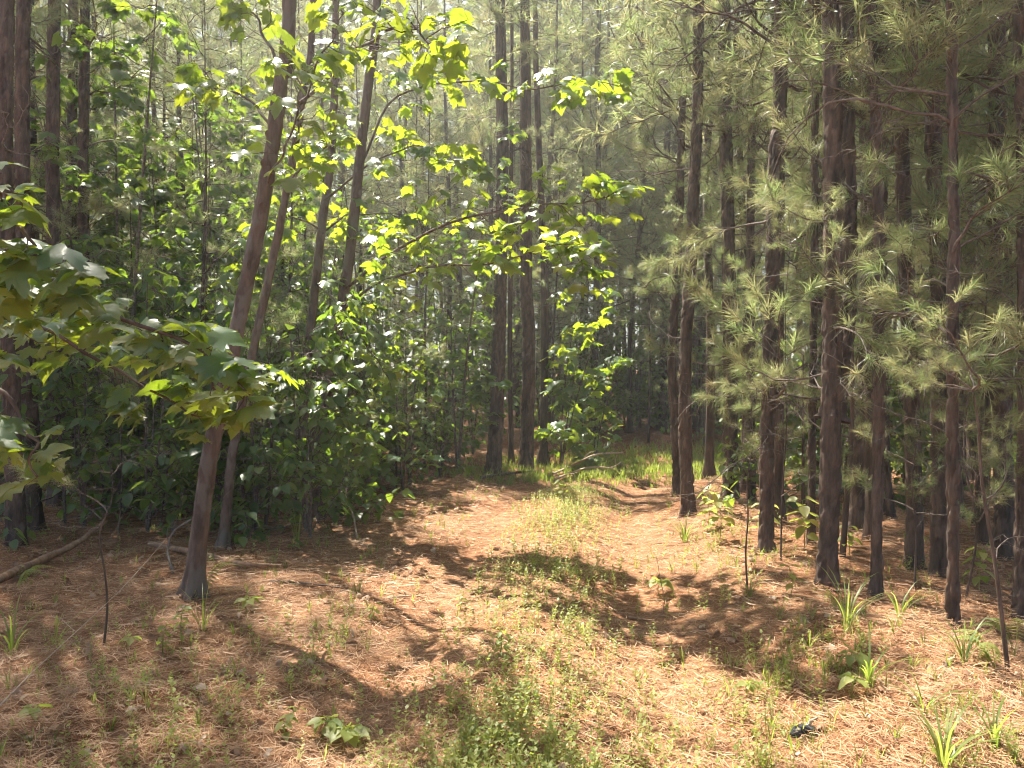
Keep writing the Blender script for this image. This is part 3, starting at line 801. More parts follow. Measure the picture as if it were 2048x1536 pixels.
# ------------------------------------------------------------------ saplings and shrubs
def sapling(u, v, htop, label, nst=4, nbr=9, nleaf=170, size=.11, spread=.8, LM=OV_ME, LT=OV, matl=M_BLEAF, name='broadleaf_sapling', cat='sapling', group=None, parts=True, low=.25, y=None, lean=None):
    b = ground(u, v) if y is None else np.array([(u - 1024) / FPX * y, y, hz((u - 1024) / FPX * y, y)])
    t = thing(name, label, cat, tuple(b), group)
    gl = Geo(); per = max(2, nleaf // (nst * nbr))
    for k in range(nst):
        a = U(0, 6.28); H = htop * U(.7, 1.05)
        e = np.array([math.cos(a), math.sin(a), 0]) * U(.1, .35) * H * (.6 if nst > 1 else .15)
        if lean is not None: e = e + np.array(lean)
        p = smooth_path([(0, 0, -.05), e * .3 + (U(-.05, .05), U(-.05, .05), H * .4), e + (0, 0, H)], 24)
        gs = Geo(); gs.add(*tube(p, np.linspace(.006 + .0045 * H, .003, 24), 6)); st = obj('stem', gs.mesh('stem', [M_TWIG]), t)
        for j in range(nbr):
            f = low + (1 - low) * (j + U(.1, .9)) / nbr; i0 = min(22, int(f * 23)); aa = U(0, 6.28)
            d = np.array([math.cos(aa), math.sin(aa), U(-.1, .6)])
            q = wander(p[i0], d, spread * (1.15 - .6 * f) * U(.6, 1.1), 4, .2, .25)
            spray(t, q, .006, per, size, .25, LM, max(2, per // 4), objs=parts, mats=M_TWIG, droop=(.0, .9), g_leaf=gl, LT=LT, name='branch')
    if gl.n: tag(obj('foliage', gl.mesh('foliage', [matl]), t), None, None, None, 'stuff')
    return t

# the sunlit sapling where the track ends (leaves picked apart)
sapling(1120, 938, 3.3, 'bright green sapling with large leaves at the end of the track', 3, 8, 290, .19, .75, SYC_ME, SYC, M_SLEAF, lean=(.35, -.2, 0), low=.12)
sapling(1190, 925, 2.2, 'low leafy sapling at the right foot of the bright one', 3, 6, 160, .17, .6, SYC_ME, SYC, M_SLEAF, lean=(.2, 0, 0), low=.15)
sapling(805, 985, 2.3, 'sunlit large-leaved sapling at the left edge of the track', 3, 6, 150, .15, .6, SYC_ME, SYC, M_SLEAF, low=.15)
sapling(700, 1012, 2.0, 'large-leaved sapling right of the dark straight sycamore foot', 3, 6, 140, .14, .55, SYC_ME, SYC, M_SLEAF, low=.15)
LS = [(880, 955, 1.5, 'low shrub on the left edge of the track before the black pine', 150),
      (820, 975, 2.4, 'tall leafy shrub left of the black pine at the track end', 240),
      (750, 980, 1.9, 'rounded leafy shrub right of the dark straight sycamore', 240),
      (705, 985, 3.0, 'tall shrub rising beside the dark straight sycamore', 260),
      (560, 985, 2.2, 'shrub filling the gap left of the thinner sycamore', 230),
      (500, 990, 3.4, 'tall shrub behind the thin leaning sycamore', 260),
      (330, 985, 2.0, 'shrub in the sunny straw gap behind the peeling sycamore', 170),
      (250, 1010, 3.6, 'tall dark shrub behind the hanging sycamore leaves', 260),
      (130, 1050, 2.6, 'dark shrub at the feet of the left edge pines', 200)]
for u, v, h, lab, n in LS:
    sapling(u, v, h, lab, 3, 8, int(n * .75), .12, .8, name='leafy_shrub', cat='shrub', parts=n > 1)
# shrubs deeper in the stand: leaves too small to pick apart
SHR = []
for k in range(7):
    h = (1.6, 2.2, 2.8, 3.4, 4.0, 4.6, 5.2)[k]
    SHR.append(sapling(1024, 0, h, 'proto', 3, 9, 270 + int(65 * h), .125, .6 + .12 * h, name='leafy_shrub', cat='shrub', parts=False, y=20, low=.1))
DS = []
def shrub_ok(x, y):
    s = float(lateral(np.array([x]), np.array([y]))[0])
    return abs(s) > 2.3 and not (x > 0 and 12 < y < 16 and s < 3.0)
def put_shrubs(n, ur, yr, kk):
    for _ in range(n):
        for _ in range(60):
            y = U(*yr); u = U(*ur); x = (u - 1024) / FPX * y
            if shrub_ok(x, y) and shades(x, y, .3, 3.5, .7) < 2: DS.append((y, x, u, int(U(*kk)))); break
put_shrubs(15, (420, 960), (10.6, 15), (1, 6))
put_shrubs(12, (-50, 420), (9, 14), (1, 7))
put_shrubs(26, (-60, 1000), (14, 30), (2, 7))
put_shrubs(10, (950, 1340), (17.5, 30), (1, 7))
put_shrubs(10, (-40, 600), (7.8, 10), (0, 3))
put_shrubs(6, (640, 900), (9.8, 11.5), (0, 2))
put_shrubs(12, (430, 760), (7.6, 10.5), (0, 2))
put_shrubs(12, (1120, 1370), (17.6, 21), (1, 5))
put_shrubs(30, (1330, 2110), (16.5, 32), (1, 7))
put_shrubs(8, (1330, 2110), (9, 14), (0, 2))
DS.sort(); SHL = [[] for _ in SHR]
for k, (y, x, u, q) in enumerate(DS):
    o = SHR[q] if SHR[q].get('label') == 'proto' else copy_tree(SHR[q], (0, 0, 0), 0, 1)
    o.location = (x, y, hz(x, y)); o.rotation_euler = (0, 0, U(0, 6.28)); o.scale = (U(.85, 1.2),) * 3
    tag(o, 'single', 'shrub', 'shrubs inside the stand'); SHL[q].append(o)
for q, a in enumerate(('low leafy shrub', 'waist-high leafy shrub', 'head-high leafy shrub', 'tall leafy shrub', 'very tall leafy shrub', 'towering leafy shrub', 'tallest leafy shrub')): single_out(SHL[q], a)
for o in SHR:
    if o.get('label') == 'proto':
        for c in list(o.children): bpy.data.objects.remove(c)
        bpy.data.objects.remove(o)

# taller understory trees and young pines inside the stand
def scatter_things(src, n, ur, yr, lab, grp, cat, sc=(.85, 1.15), dmin=.5):
    made = []; tall = src[0].name.startswith('understory')
    for _ in range(n):
        for _ in range(60):
            y = U(*yr); u = U(*ur); x = (u - 1024) / FPX * y
            if shrub_ok(x, y) and free(x, y, dmin) and (not tall or shades(x, y, 1.5, 7.0, 1.0) < 2): break
        o = src[RNG.integers(len(src))]
        o = o if o['label'] == 'proto' else copy_tree(o, (0, 0, 0), 0, 1)
        o.location = (x, y, hz(x, y)); o.rotation_euler = (0, 0, U(0, 6.28)); o.scale = (U(*sc),) * 3; USED.append((x, y))
        tag(o, lab, cat, grp); made.append(o)
    if lab.startswith('@'): single_out(made, lab[1:])
UT = [sapling(1024, 0, h, 'proto', 2, 12, 480, .15, 1.2, SYC_ME, SYC, M_BLEAF, name='understory_tree', cat='understory tree', parts=False, y=20, low=.3) for h in (5.0, 6.0, 7.0, 8.0)]
scatter_things(UT, 9, (430, 960), (10, 14), '@tall young thicket tree', 'young trees of the left thicket', 'young tree')
scatter_things(UT, 11, (-40, 430), (8.5, 14), '@tall leafy young tree', 'young trees at the far left', 'young tree')
scatter_things(UT, 8, (1400, 2080), (18, 28), '@sunny far young tree', 'young trees behind the right pines', 'young tree')
def young_pine(h, n):
    t = thing('young_pine', 'proto', 'young pine'); Q = smooth_path([(0, 0, -.05), (U(-.06, .06), U(-.06, .06), h * .5), (0, 0, h)], 24)
    q = Geo(); q.add(*tube(Q, np.linspace(.012 + .005 * h, .004, 24), 8)); obj('trunk', q.mesh('trunk', [M_BARKFAR]), t)
    dress(t, Q, None, 3, n, (.4, h * .6), (h * .25, h), .62); return t
YP = [young_pine(h, n) for h, n in ((1.6, 10), (2.4, 14), (3.2, 18), (4.2, 22))]
scatter_things(YP, 16, (1400, 2090), (6.3, 12), '@soft-needled young pine', 'young pines in the right stand', 'young pine', (.8, 1.2), .35)
scatter_things(YP, 12, (1380, 2090), (16.5, 22), '@distant young pine', 'young pines behind the bend', 'young pine', (.9, 1.4), .4)
scatter_things(YP, 8, (60, 900), (8, 12), '@thicket young pine', 'young pines in the left thicket', 'young pine', (.8, 1.2), .35)
scatter_things(YP, 10, (960, 1330), (17, 26), '@far young pine', 'young pines beyond the track end', 'young pine', (1.0, 1.7), .5)
for o in UT + YP:
    if o['label'] == 'proto':
        for c in list(o.children): bpy.data.objects.remove(c)
        bpy.data.objects.remove(o)

# ------------------------------------------------------------------ litter, grass and small plants on the ground
def scatter(n, f, yr=(3.0, 13), half=.7, extra=.5):
    """random ground points; f(x, y, s) gives the chance to keep one"""
    y = np.sqrt(U(yr[0] ** 1.4, yr[1] ** 1.4, n)) if False else yr[0] + (yr[1] - yr[0]) * U(0, 1, n) ** 1.5
    x = U(-1, 1, n) * (half * y + extra); s = lateral(x, y)
    k = U(0, 1, n) < f(x, y, s)
    x, y, s = x[k], y[k], s[k]
    return np.stack([x, y, height(x, y)], -1), s

# pine straw: fallen needles lying in all directions
P, s = scatter(115000, lambda x, y, s: .55 + .45 * sstep(.3, 1.6, np.abs(s)), (2.9, 13))
near = [b for b in USED if 3 < b[1] < 12]
A = np.repeat(np.array(near), 60, 0); a = U(0, 6.28, len(A)); r = .07 + .3 * U(0, 1, len(A)) ** 1.5
A = A + np.stack([np.cos(a), np.sin(a)], -1) * r[:, None]
P = np.concatenate([P, np.stack([A[:, 0], A[:, 1], height(A[:, 0], A[:, 1]) + .09 * np.exp(-r / .12) * U(0, 1, len(A))], -1)]); s = np.concatenate([s, np.full(len(A), 3.0)])
n = len(P); az = U(0, 2 * PI, n); L = U(.06, .14, n); bend = RNG.normal(0, .35, n); lift = U(.0, .025, n) + .02 * sstep(.9, 1.8, np.abs(s)) * U(0, 1, n)
d0 = np.stack([np.cos(az), np.sin(az), RNG.normal(0, .06, n)], -1); d1 = np.stack([np.cos(az + bend), np.sin(az + bend), RNG.normal(0, .10, n)], -1)
w = np.stack([-np.sin(az), np.cos(az), U(-.6, .6, n)], -1) * (.0008 + .00016 * P[:, 1:2])
a = P + np.stack([0 * lift, 0 * lift, lift + .006], -1); b = a + d0 * L[:, None] * .5; c = b + d1 * L[:, None] * .5
V = np.stack([a - w, a + w, b - w, b + w, c], 1)
T = np.array([(0, 1, 3), (0, 3, 2), (2, 3, 4)])[None] + (np.arange(n) * 5)[:, None, None]
g = Geo(); g.add(V, T, np.repeat(np.clip(RNG.normal(.5, .27, n), 0, 1), 5))
tag(obj('pine_straw', g.mesh('pine_straw', [M_STRAW])), 'loose orange-brown pine needles strewn over the track and forest floor', 'pine straw', None, 'stuff')

# dry broad leaves on the left verge and under the right pines
P, s = scatter(1500, lambda x, y, s: np.where(s < -1.0, .8, np.where(s > 1.2, .35, .06)), (3.1, 12))
g = Geo(); n = len(P)
for k in range(5):
    m_ = np.arange(n) % 5 == k
    inst(g, SYC[k][0] * [1, 1, 2.2], SYC[k][1], leafR(U(0, 6.28, m_.sum()), RNG.normal(0, .3, m_.sum()), RNG.normal(0, .5, m_.sum())), P[m_] + [0, 0, .03], U(.02, .055, m_.sum()))
tag(obj('leaf_litter', g.mesh('leaf_litter', [M_DRY])), 'curled dry brown leaves scattered along both verges', 'leaf litter', None, 'stuff')

# low weeds: thin stem with pairs of small leaves
def sprig(seed, H=1.0):
    r = np.random.default_rng(seed); V, T = [], []
    n = r.integers(7, 12); lean = r.normal(0, .18, 2)
    for k in range(n):
        f = .2 + .8 * k / (n - 1); c = np.array([lean[0] * f * f, lean[1] * f * f, f]); a = k * 2.3 + r.uniform(-.4, .4)
        d = np.array([math.cos(a), math.sin(a), r.uniform(.1, .9)]); l = r.uniform(.17, .3) * (1.1 - .4 * f)
        d = d / np.linalg.norm(d); sd = np.array([-math.sin(a), math.cos(a), 0]) * l * .3
        i0 = len(V); V += [c, c + d * l * .5 - sd, c + d * l, c + d * l * .5 + sd]; T += [(i0, i0 + 1, i0 + 2), (i0, i0 + 2, i0 + 3)]
    i0 = len(V); V += [(-.012, 0, -.05), (.012, 0, -.05), (lean[0], lean[1], 1)]; T.append((i0, i0 + 1, i0 + 2))
    return np.array(V), np.array(T)
SPR = [sprig(k) for k in range(6)]
def zrot(a):
    R = np.zeros((len(a), 3, 3)); R[:, 0, 0] = R[:, 1, 1] = np.cos(a); R[:, 0, 1] = -np.sin(a); R[:, 1, 0] = np.sin(a); R[:, 2, 2] = 1; return R
def blades(seed, nb, arch=.5, w=.012, spread=.3, ns=6):
    """tuft of arching blades, unit height"""
    r = np.random.default_rng(seed); V, T = [], []
    for k in range(nb):
        a = r.uniform(0, 6.28); h = r.uniform(.55, 1.1); o = r.uniform(.2, 1) * spread; ar = arch * r.uniform(.4, 1.3)
        D = np.array([math.cos(a), math.sin(a), 0]); S = np.array([-math.sin(a), math.cos(a), 0]) * w
        f = np.linspace(0, 1, ns)
        c = D[None] * (o * f + ar * f ** 2.2)[:, None] + np.array([0, 0, 1.0])[None] * (h * (f - ar * .55 * f ** 2.6))[:, None] + D * .03
        c[0, 2] -= .05
        wd = np.interp(f, [0, .2, .6, .8, 1], [.6, 1, .85, .55, .05])[:, None] * S
        i0 = len(V); V += list(np.stack([c - wd, c + wd], 1).reshape(-1, 3))
        for q in range(ns - 1): j = i0 + 2 * q; T += [(j, j + 1, j + 3), (j, j + 3, j + 2)]
    return np.array(V), np.array(T)
GR = [blades(k, 6, .25, .026, .35, 4) for k in range(5)]
def fmask(x, y, k): return sstep(.42, .58, fbm(x * 1.4, y * 1.4, 3, k))
def weeds_f(x, y, s):
    a = np.exp(-(s / .36) ** 2) * (.35 + .65 * fmask(x, y, 31)) * np.where(y < 5.2, 1.0, .55)
    b = np.exp(-((np.abs(s) - 1.35) / .4) ** 2) * .30 * fmask(x, y, 33)
    c = sstep(1.4, 2, np.abs(s)) * .13 * fmask(x, y, 37)
    d = (y < 4.2) * .22 * fmask(x, y, 35)
    return np.clip(a + b + c + d, 0, 1)
P, s = scatter(20000, weeds_f, (2.9, 13))
y = 2.9 + 8.6 * U(0, 1, 9000) ** 1.35; x = np.interp(y, TR[:, 1][:200], TR[:, 0][:200]) + RNG.normal(.02, .33, 9000)
kp = U(0, 1, 9000) < (.22 + .42 * fmask(x, y, 61)) * np.interp(y, [3, 4, 5, 6, 7.2, 9, 12], [.3, .45, .6, .5, .8, 1, 1])
x, y = x[kp], y[kp]; P = np.concatenate([P, np.stack([x, y, height(x, y)], -1)]); n = len(P)
g = Geo()
for k in range(6):
    m_ = np.arange(n) % 6 == k
    inst(g, *SPR[k], zrot(U(0, 6.28, m_.sum())), P[m_], U(.045, .15, m_.sum()), U(0, 1, m_.sum()))
def grass_f(x, y, s):
    a = np.exp(-(s / .42) ** 2) * .55 * fmask(x, y, 41); b = np.exp(-((np.abs(s) - 1.45) / .4) ** 2) * np.where(s > 0, .8, .4) * fmask(x, y, 43)
    return np.clip(a + b + .09 * (np.abs(s) > 1.2), 0, 1)
P, s = scatter(14000, grass_f, (2.9, 13)); n = len(P); g2 = Geo()
for k in range(5):
    m_ = np.arange(n) % 5 == k
    inst(g2, *GR[k], zrot(U(0, 6.28, m_.sum())), P[m_], U(.04, .12, m_.sum()), U(0, 1, m_.sum()))
# the grassy bend where the track turns right
n = 30000; x = U(-1.5, 9, n); y = U(11.8, 18.5, n); s = lateral(x, y)
keep = (U(0, 1, n) < (np.clip(1.5 - np.abs(np.abs(s) - .2) / 1.9, 0, 1)) * sstep(11.8, 13.0, y) * (.35 + .65 * fmask(x, y, 51)) * np.where((np.abs(np.abs(s) - .72) < .22) & (x < 3), .25, 1))
x, y = x[keep], y[keep]; P = np.stack([x, y, height(x, y)], -1); n = len(P)
for k in range(5):
    m_ = np.arange(n) % 5 == k
    inst(g2, *GR[k], zrot(U(0, 6.28, m_.sum())), P[m_], U(.07, .2, m_.sum()), U(0, 1, m_.sum()))
tag(obj('ground_cover', g.mesh('ground_cover', [M_WEED])), 'low pale green weeds along the middle strip and verges of the track', 'weeds', None, 'stuff')
tag(obj('short_grass', g2.mesh('short_grass', [M_GRASS])), 'short sunlit grass on the track bend and between the ruts', 'grass', None, 'stuff')

# single grass tufts
def grass_tuft(u, v, h, nb, label, arch=.5, w=.012, spread=.3, seed=0):
    b = ground(u, v); t = thing('grass_tuft', label, 'grass tuft', tuple(b), 'grass tufts beside the track')
    for k in range(int(nb * 1.5)):
        V, T = blades(seed * 50 + k, 1, arch * 1.1, .5 * w / h, spread); q = Geo(); q.add(V * h, T, U(0, 1))
        obj('blade', q.mesh('blade', [M_GRASS]), t)
GT = [(22, 1312, .42, 9, 'tuft of wide arching blades at the lower left edge', .8, .010), (110, 1290, .36, 8, 'tuft with one long blade arching right, lower left', .95, .006),
      (405, 1262, .34, 11, 'upright tuft right of the foot of the peeling sycamore', .5, .007), (418, 1405, .13, 5, 'small bright tuft alone on the straw in the lower left', .6, .005),
      (596, 1088, .42, 7, 'tall thin tuft at the foot of the dark straight sycamore', .25, .009), (258, 1400, .12, 6, 'small tuft among the lower left weeds', .5, .005),
      (975, 1213, .11, 5, 'lone small tuft in the shadow band across the track', .4, .007), (1695, 1258, .40, 13, 'tall tuft in front of the thickest pine', .6, .008),
      (1500, 1195, .26, 8, 'tuft on the bank left of the thickest pine', .7, .007), (1370, 1085, .36, 16, 'dense tuft at the foot of the reddish pine pair', .7, .009),
      (1740, 1375, .36, 10, 'long-bladed tuft on the right bank below the slim pine', .75, .009), (1890, 1545, .33, 14, 'big bright tuft at the bottom right corner', .75, .010),
      (1560, 1240, .22, 8, 'bent tuft between two bank mounds on the right', .9, .006), (1460, 1400, .2, 7, 'thin tuft at the right rut', .8, .005),
      (1990, 1490, .28, 9, 'tuft close to the lower right edge', .8, .008), (1620, 1300, .18, 9, 'short tuft beside the pale leafy seedling on the bank', .6, .006),
      (1800, 1240, .3, 8, 'tuft behind the slim straight pine', .5, .008), (935, 950, .38, 9, 'tuft at the foot of the black pine at the track end', .7, .011),
      (1240, 955, .3, 9, 'tuft beside the fallen pale branches', .6, .010), (1930, 1330, .3, 9, 'tuft at the foot of the thin bent pine', .7, .008),
      (1850, 1430, .26, 10, 'tuft up the bank from the bottom right corner tuft', .8, .007), (1545, 1460, .16, 9, 'tuft left of the charred wood', .7, .005),
      (690, 1270, .12, 6, 'small tuft between shadow patches on the left rut', .5, .005), (60, 1500, .12, 8, 'tuft at the bottom left corner', .5, .004)]
for k, (u, v, h, nb_, lab, ar, w) in enumerate(GT): grass_tuft(u, v, h, nb_, lab, ar, w, .3, k + 1)

# single leafy seedlings
def seedling(u, v, h, nl, size, label, leaf=OV_ME, name='seedling', matl=None, flat=False):
    b = ground(u, v); t = thing(name, label, 'seedling', tuple(b), 'leafy seedlings on the forest floor')
    q = Geo(); p = smooth_path([(0, 0, -.02), (U(-.02, .02), U(-.02, .02), h * .5), (U(-.04, .04), U(-.04, .04), h)], 8); q.add(*tube(p, np.linspace(.004, .002, 8), 4))
    L = []
    for k in range(nl):
        f = 1 - .75 * (k // 2) / max(1, nl / 2) if not flat else 1 - .15 * U(0, 1); a = k * PI + (k // 2) * 1.4 + U(-.3, .3) if not flat else k * 6.28 / nl + U(-.3, .3)
        c = p[min(7, max(0, int(f * 7)))]; e = c + np.array([math.cos(a), math.sin(a), .4]) * size * .25
        q.add(*tube([c, e], [.002, .0015], 3)); L.append((e, leafR(a, U(-.1, .5), RNG.normal(0, .25)), size * U(.7, 1.1)))
    obj('stem', q.mesh('stem', [M_WEED]), t)
    for e, R, s_ in L: obj('leaf', leaf[RNG.integers(len(leaf))], t, mat=xf(e, R, s_))
WLEAF = []
for k in range(4):
    q = Geo(); q.add(*OV[k], .3 + .2 * k); WLEAF.append(q.mesh('seedling_leaf', [M_WEED]))
SD = [(1320, 1195, .13, 7, .11, 'pale round-leaved seedling at the edge of the right rut', True), (1440, 1085, .50, 16, .13, 'tall bright seedling behind the dense tuft on the right verge', False),
      (1415, 1060, .36, 12, .12, 'bright seedling left of the tall one on the right verge', False), (1610, 1100, .42, 14, .14, 'bright large-leaved seedling behind the forked pine', False),
      (1700, 1110, .22, 8, .11, 'small seedling right behind the foot of the forked pine', False), (1690, 1345, .10, 6, .10, 'pale leafy seedling on the bank in the lower right', True),
      (1580, 1195, .2, 8, .07, 'whitish seedling left of the foot of the forked pine', False), (495, 1225, .10, 7, .09, 'star-shaped seedling right of the upright tuft on the left verge', True),
      (255, 1298, .07, 6, .07, 'pale star-shaped seedling on the lower left straw', True), (48, 1448, .06, 7, .07, 'pale seedling near the bottom left corner', True),
      (750, 1240, .11, 10, .05, 'small weed standing alone on the left rut', False), (920, 1220, .14, 10, .05, 'weed standing in the shadow band on the track', False),
      (1000, 1312, .15, 12, .05, 'weed at the upper end of the green middle strip', False), (575, 1475, .12, 14, .05, 'bushy weed at the bottom left of the track', False),
      (700, 1490, .08, 12, .10, 'dark broad-leaved plant at the bottom of the left rut', True), (640, 1480, .08, 10, .09, 'broad-leaved plant left of the dark one at the bottom', True),
      (1130, 1000, .25, 10, .12, 'bright plant in the middle of the far track', False), (1710, 1400, .1, 8, .08, 'leafy plant below the long-bladed tuft', True),
      (325, 1315, .2, 12, .05, 'upright weed by the pale star-shaped seedling', False), (365, 1290, .22, 14, .05, 'tall weed left of the upright tuft', False),
      (660, 1010, .34, 12, .12, 'plant at the foot of the dark straight sycamore', False), (1490, 1395, .08, 8, .06, 'low plant on the straw right of the right rut', True),
      (1960, 1180, .3, 12, .11, 'seedling behind the thin bent pine', False), (1530, 1075, .3, 10, .12, 'seedling right behind the leaning mid-sized pine', False)]
for u, v, h, n_, s_, lab, fl in SD: seedling(u, v, h, n_, s_, lab, WLEAF, flat=fl)

# fern fronds on the right
def fern(u, v, L, label, a0, n=3):
    b = ground(u, v); t = thing('fern', label, 'fern', tuple(b))
    for k in range(n):
        a = a0 + (k - (n - 1) / 2) * .9; p = smooth_path([(0, 0, -.02), (math.cos(a) * L * .4, math.sin(a) * L * .4, L * .55), (math.cos(a) * L, math.sin(a) * L, L * .42)], 22)
        q = Geo(); q.add(*tube(p, np.linspace(.003, .001, 22), 3))
        for j in range(4, 22):
            f = j / 21; l = .11 * L / .4 * math.sin(PI * min(1, .25 + .75 * f)) + .01
            for sd in (-1, 1):
                aa = a + sd * 1.25; V, T = OV[0]
                inst(q, V * [.6, 1, .5], T, leafR(np.array([aa]), np.array([.2]), np.array([0.])), p[j][None], [l * .62])
        obj('frond', q.mesh('frond', [M_WEED]), t)
fern(1995, 1335, .26, 'fern with feathery fronds near the right picture edge', PI * .95, 3)
fern(2035, 1300, .24, 'fern half cut by the right picture edge', PI * .6, 3)
fern(400, 1190, .34, 'feathery weed leaning on the foot of the peeling sycamore', .9, 1)
fern(30, 1180, .28, 'feathery frond lying over the fallen log', 0.2, 2)

# ------------------------------------------------------------------ fallen wood
def lying(name, label, cat, pts, r, matl=M_LOG, twigs=0, sides=8, end=None):
    P = smooth_path(pts, 30); o = P[0].copy(); q = Geo()
    rr = np.linspace(r, end or r * .5, 30) * (1 + .12 * np.sin(np.arange(30) * 1.1))
    q.add(*tube(P - o, rr, sides)); q.add(*tube((P - o)[:2][::-1] - [0, 0, 0], rr[:2][::-1] * .999, sides))
    t = thing(name, label, cat, tuple(o)); obj('wood', q.mesh(name, [matl]), t)
    for k in range(twigs):
        j = RNG.integers(6, 28); w_ = wander((P - o)[j], norm(P[j] - P[j - 1]) * .7 + RNG.normal(0, .6, 3) + (0, 0, .4), U(.15, .5), 6, .1, .5)
        gg = Geo(); gg.add(*tube(w_, np.linspace(r * .4, .0015, 7), 4)); obj('twig', gg.mesh('twig', [matl]), t)
def gp(u, v, dz=0.0):
    q = ground(u, v); q[2] += dz; return q
lying('fallen_log', 'fallen rotting log on the ground at the left edge', 'log', [gp(-60, 1200, .05), gp(60, 1150, .08), gp(150, 1115, .12), gp(210, 1085, .2)], .04)
lying('fallen_log', 'thin fallen log behind the foot of the peeling sycamore', 'log', [gp(300, 1095, .03), gp(390, 1115, .04), gp(480, 1135, .03), gp(560, 1140, .03)], .03)
lying('fallen_branch', 'long bare branch arching over the straw at lower left', 'branch', [gp(-20, 1440, .02), gp(60, 1370, .04), gp(110, 1320, .05), px(240, 1180, 4.6), px(330, 1080, 4.9)], .004, M_PALE, 3, 6, .0015)
lying('fallen_branch', 'pale fallen branch at the end of the track', 'branch', [gp(1090, 958, .03), gp(1140, 945, .1), px(1190, 910, 13), px(1245, 905, 13.1)], .022, M_PALE, 4)
lying('fallen_branch', 'second pale branch lying below the first at the track end', 'branch', [gp(1110, 962, .03), gp(1150, 955, .1), px(1180, 935, 12.3), px(1225, 936, 12.3)], .02, M_PALE, 3)
lying('fallen_branch', 'grey branch lying across the foot of the black pine', 'branch', [gp(960, 962, .05), gp(1010, 958, .08), gp(1070, 952, .08)], .025, M_TWIG, 4)
lying('hanging_branch', 'pale crooked dead stick hanging down beside the left shrubs', 'branch', [gp(714, 1078, .0), px(706, 1030, 8.2), px(692, 995, 8.2), px(697, 950, 8.3), px(696, 915, 8.4)], .010, M_PALE, 2, 6, .006)
lying('fallen_branch', 'forked dead branch left of the peeling sycamore foot', 'branch', [gp(345, 1150, .02), px(335, 1100, 6.6), px(350, 1060, 6.7), px(400, 1030, 6.8)], .012, M_TWIG, 4)
lying('stick', 'straight pale stick in the shadow band on the track', 'stick', [gp(775, 1199, .012), gp(800, 1197, .012), gp(826, 1195, .012)], .009, M_PALE)
lying('stick', 'forked brown stick in the right rut', 'stick', [gp(1258, 1238, .012), gp(1285, 1243, .015), gp(1312, 1246, .012)], .010, M_LOG, 2)
lying('stick', 'long stick on the verge at the left side of the shadow band', 'stick', [gp(540, 1165, .012), gp(620, 1172, .015), gp(700, 1182, .012)], .009, M_TWIG, 1)
lying('stick', 'dark stick lying on the straw behind the slim pine', 'stick', [gp(1770, 1172, .02), gp(1800, 1176, .02), gp(1835, 1180, .02)], .014, M_LOG)
# charred chunk of wood bottom right
b = gp(1615, 1480); t = thing('charred_wood', 'charred black and grey chunk of wood at the bottom right', 'wood chunk', tuple(b))
q = Geo(); q.add(*tube(smooth_path([(-.07, 0, .02), (0, .01, .035), (.08, .03, .02)], 10), np.array([.012, .02, .028, .024, .03, .022, .026, .018, .015, .007]), 9, True, lambda th, s, r: .03 * (fbm(th * 2, s * 40, 3, 2) - .5))); obj('chunk', q.mesh('chunk', [M_CHAR]), t)
q = Geo(); q.add(*tube(smooth_path([(.0, .03, .02), (.03, .05, .05), (.07, .06, .07)], 8), np.linspace(.012, .004, 8), 6)); obj('stub', q.mesh('stub', [M_PALE]), t)
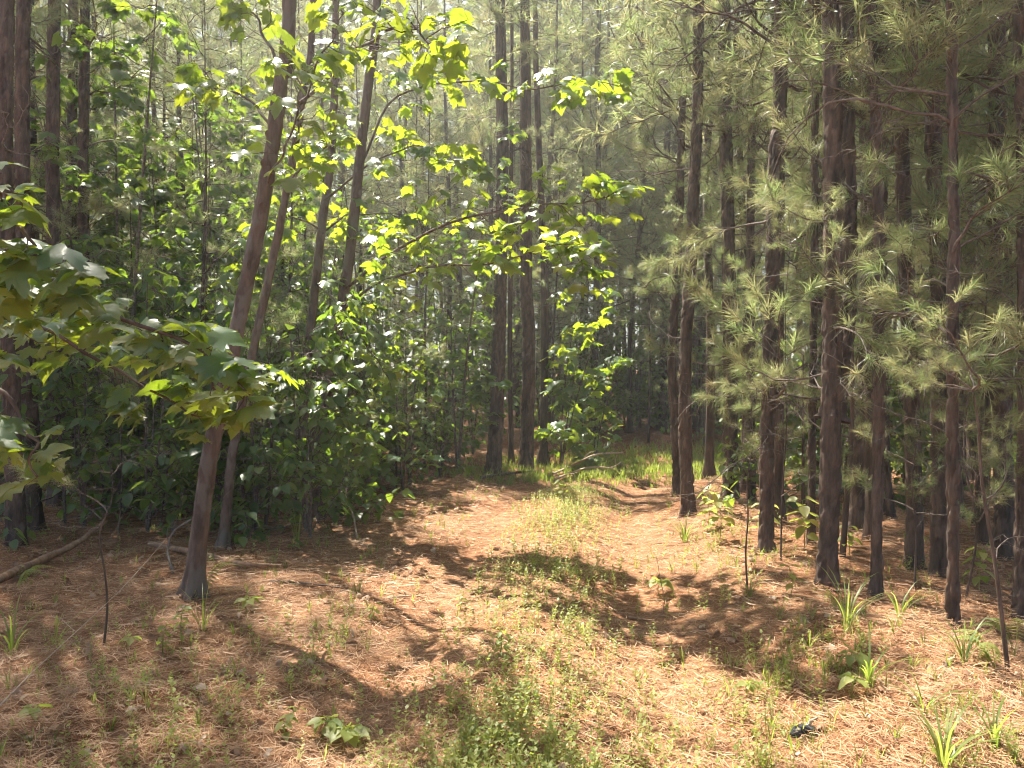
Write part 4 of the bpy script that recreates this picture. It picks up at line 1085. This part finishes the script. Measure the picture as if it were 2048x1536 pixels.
# thin saplings' stems at the right edge
b = ground(2020, 1345); Q = smooth_path([b - (0, 0, .05)] + [px(u, v, b[1]) for u, v in ((2003, 1220), (1990, 1120), (1964, 960), (1958, 860), (1946, 780))], 40) - b
t = thing('pine_sapling', 'thin reddish leaning sapling near the right edge', 'sapling', tuple(b)); q = Geo(); q.add(*tube(Q, np.linspace(.012, .004, len(Q)), 8)); obj('trunk', q.mesh('trunk', [M_BARK]), t)
dress(t, Q, None, 5, 6, (.4, 2.4), (.6, 2.8), .5)
for k, (u, v, h, lab) in enumerate([(1497, 1185, 1.3, 'bare thin stem left of the leaning mid-sized pine'), (1562, 1122, 2.6, 'thin sapling right of the leaning mid-sized pine'), (1930, 1200, 2.4, 'young pine with long soft needles behind the thin bent pine'), (1830, 1180, 2.0, 'young pine with spreading needles before the dark fissured pine'), (235, 1075, 2.5, 'young pine in the shade behind the hanging sycamore leaves'), (320, 1050, 2.2, 'young pine left of the peeling sycamore'), (480, 1040, 1.2, 'small young pine behind the two leaning sycamores'), (205, 1290, 1.1, 'bare slim stem standing in the lower left verge')]):
    b = ground(u, v); t = thing('pine_sapling', lab, 'sapling', tuple(b))
    Q = smooth_path([(0, 0, -.05)] + [(U(-.05, .05) + .04 * f * h, U(-.05, .05), h * f) for f in (.2, .4, .6, .8, 1)], 40); q = Geo(); q.add(*tube(Q, np.linspace(.008, .002, 40), 8)); obj('trunk', q.mesh('trunk', [M_BARK]), t)
    bare = 'bare' in lab
    dress(t, Q, None, 6 if bare else 4, 1 if bare else 10, (.5, h), (.4 if not bare else h * .7, h), .5)

# ------------------------------------------------------------------ the hazy forest air
hm, nt, out = mat('forest haze')
pv = N(nt, 'ShaderNodeVolumePrincipled'); pv.inputs['Color'].default_value = (.93, .95, .96, 1)
pv.inputs['Density'].default_value = .0031; pv.inputs['Anisotropy'].default_value = .55
nt.links.new(pv.outputs[0], out.inputs['Volume'])
x0, x1, y0, y1, z0, z1 = -92, 92, -42, 112, -3, 36
g = Geo(); g.add([(x, y, z) for z in (z0, z1) for y in (y0, y1) for x in (x0, x1)], [(0, 2, 3), (0, 3, 1), (4, 5, 7), (4, 7, 6), (0, 1, 5), (0, 5, 4), (2, 6, 7), (2, 7, 3), (0, 4, 6), (0, 6, 2), (1, 3, 7), (1, 7, 5)])
tag(obj('haze', g.mesh('haze', [hm], False)), 'thin sunlit haze hanging between the trees', 'haze', None, 'stuff')
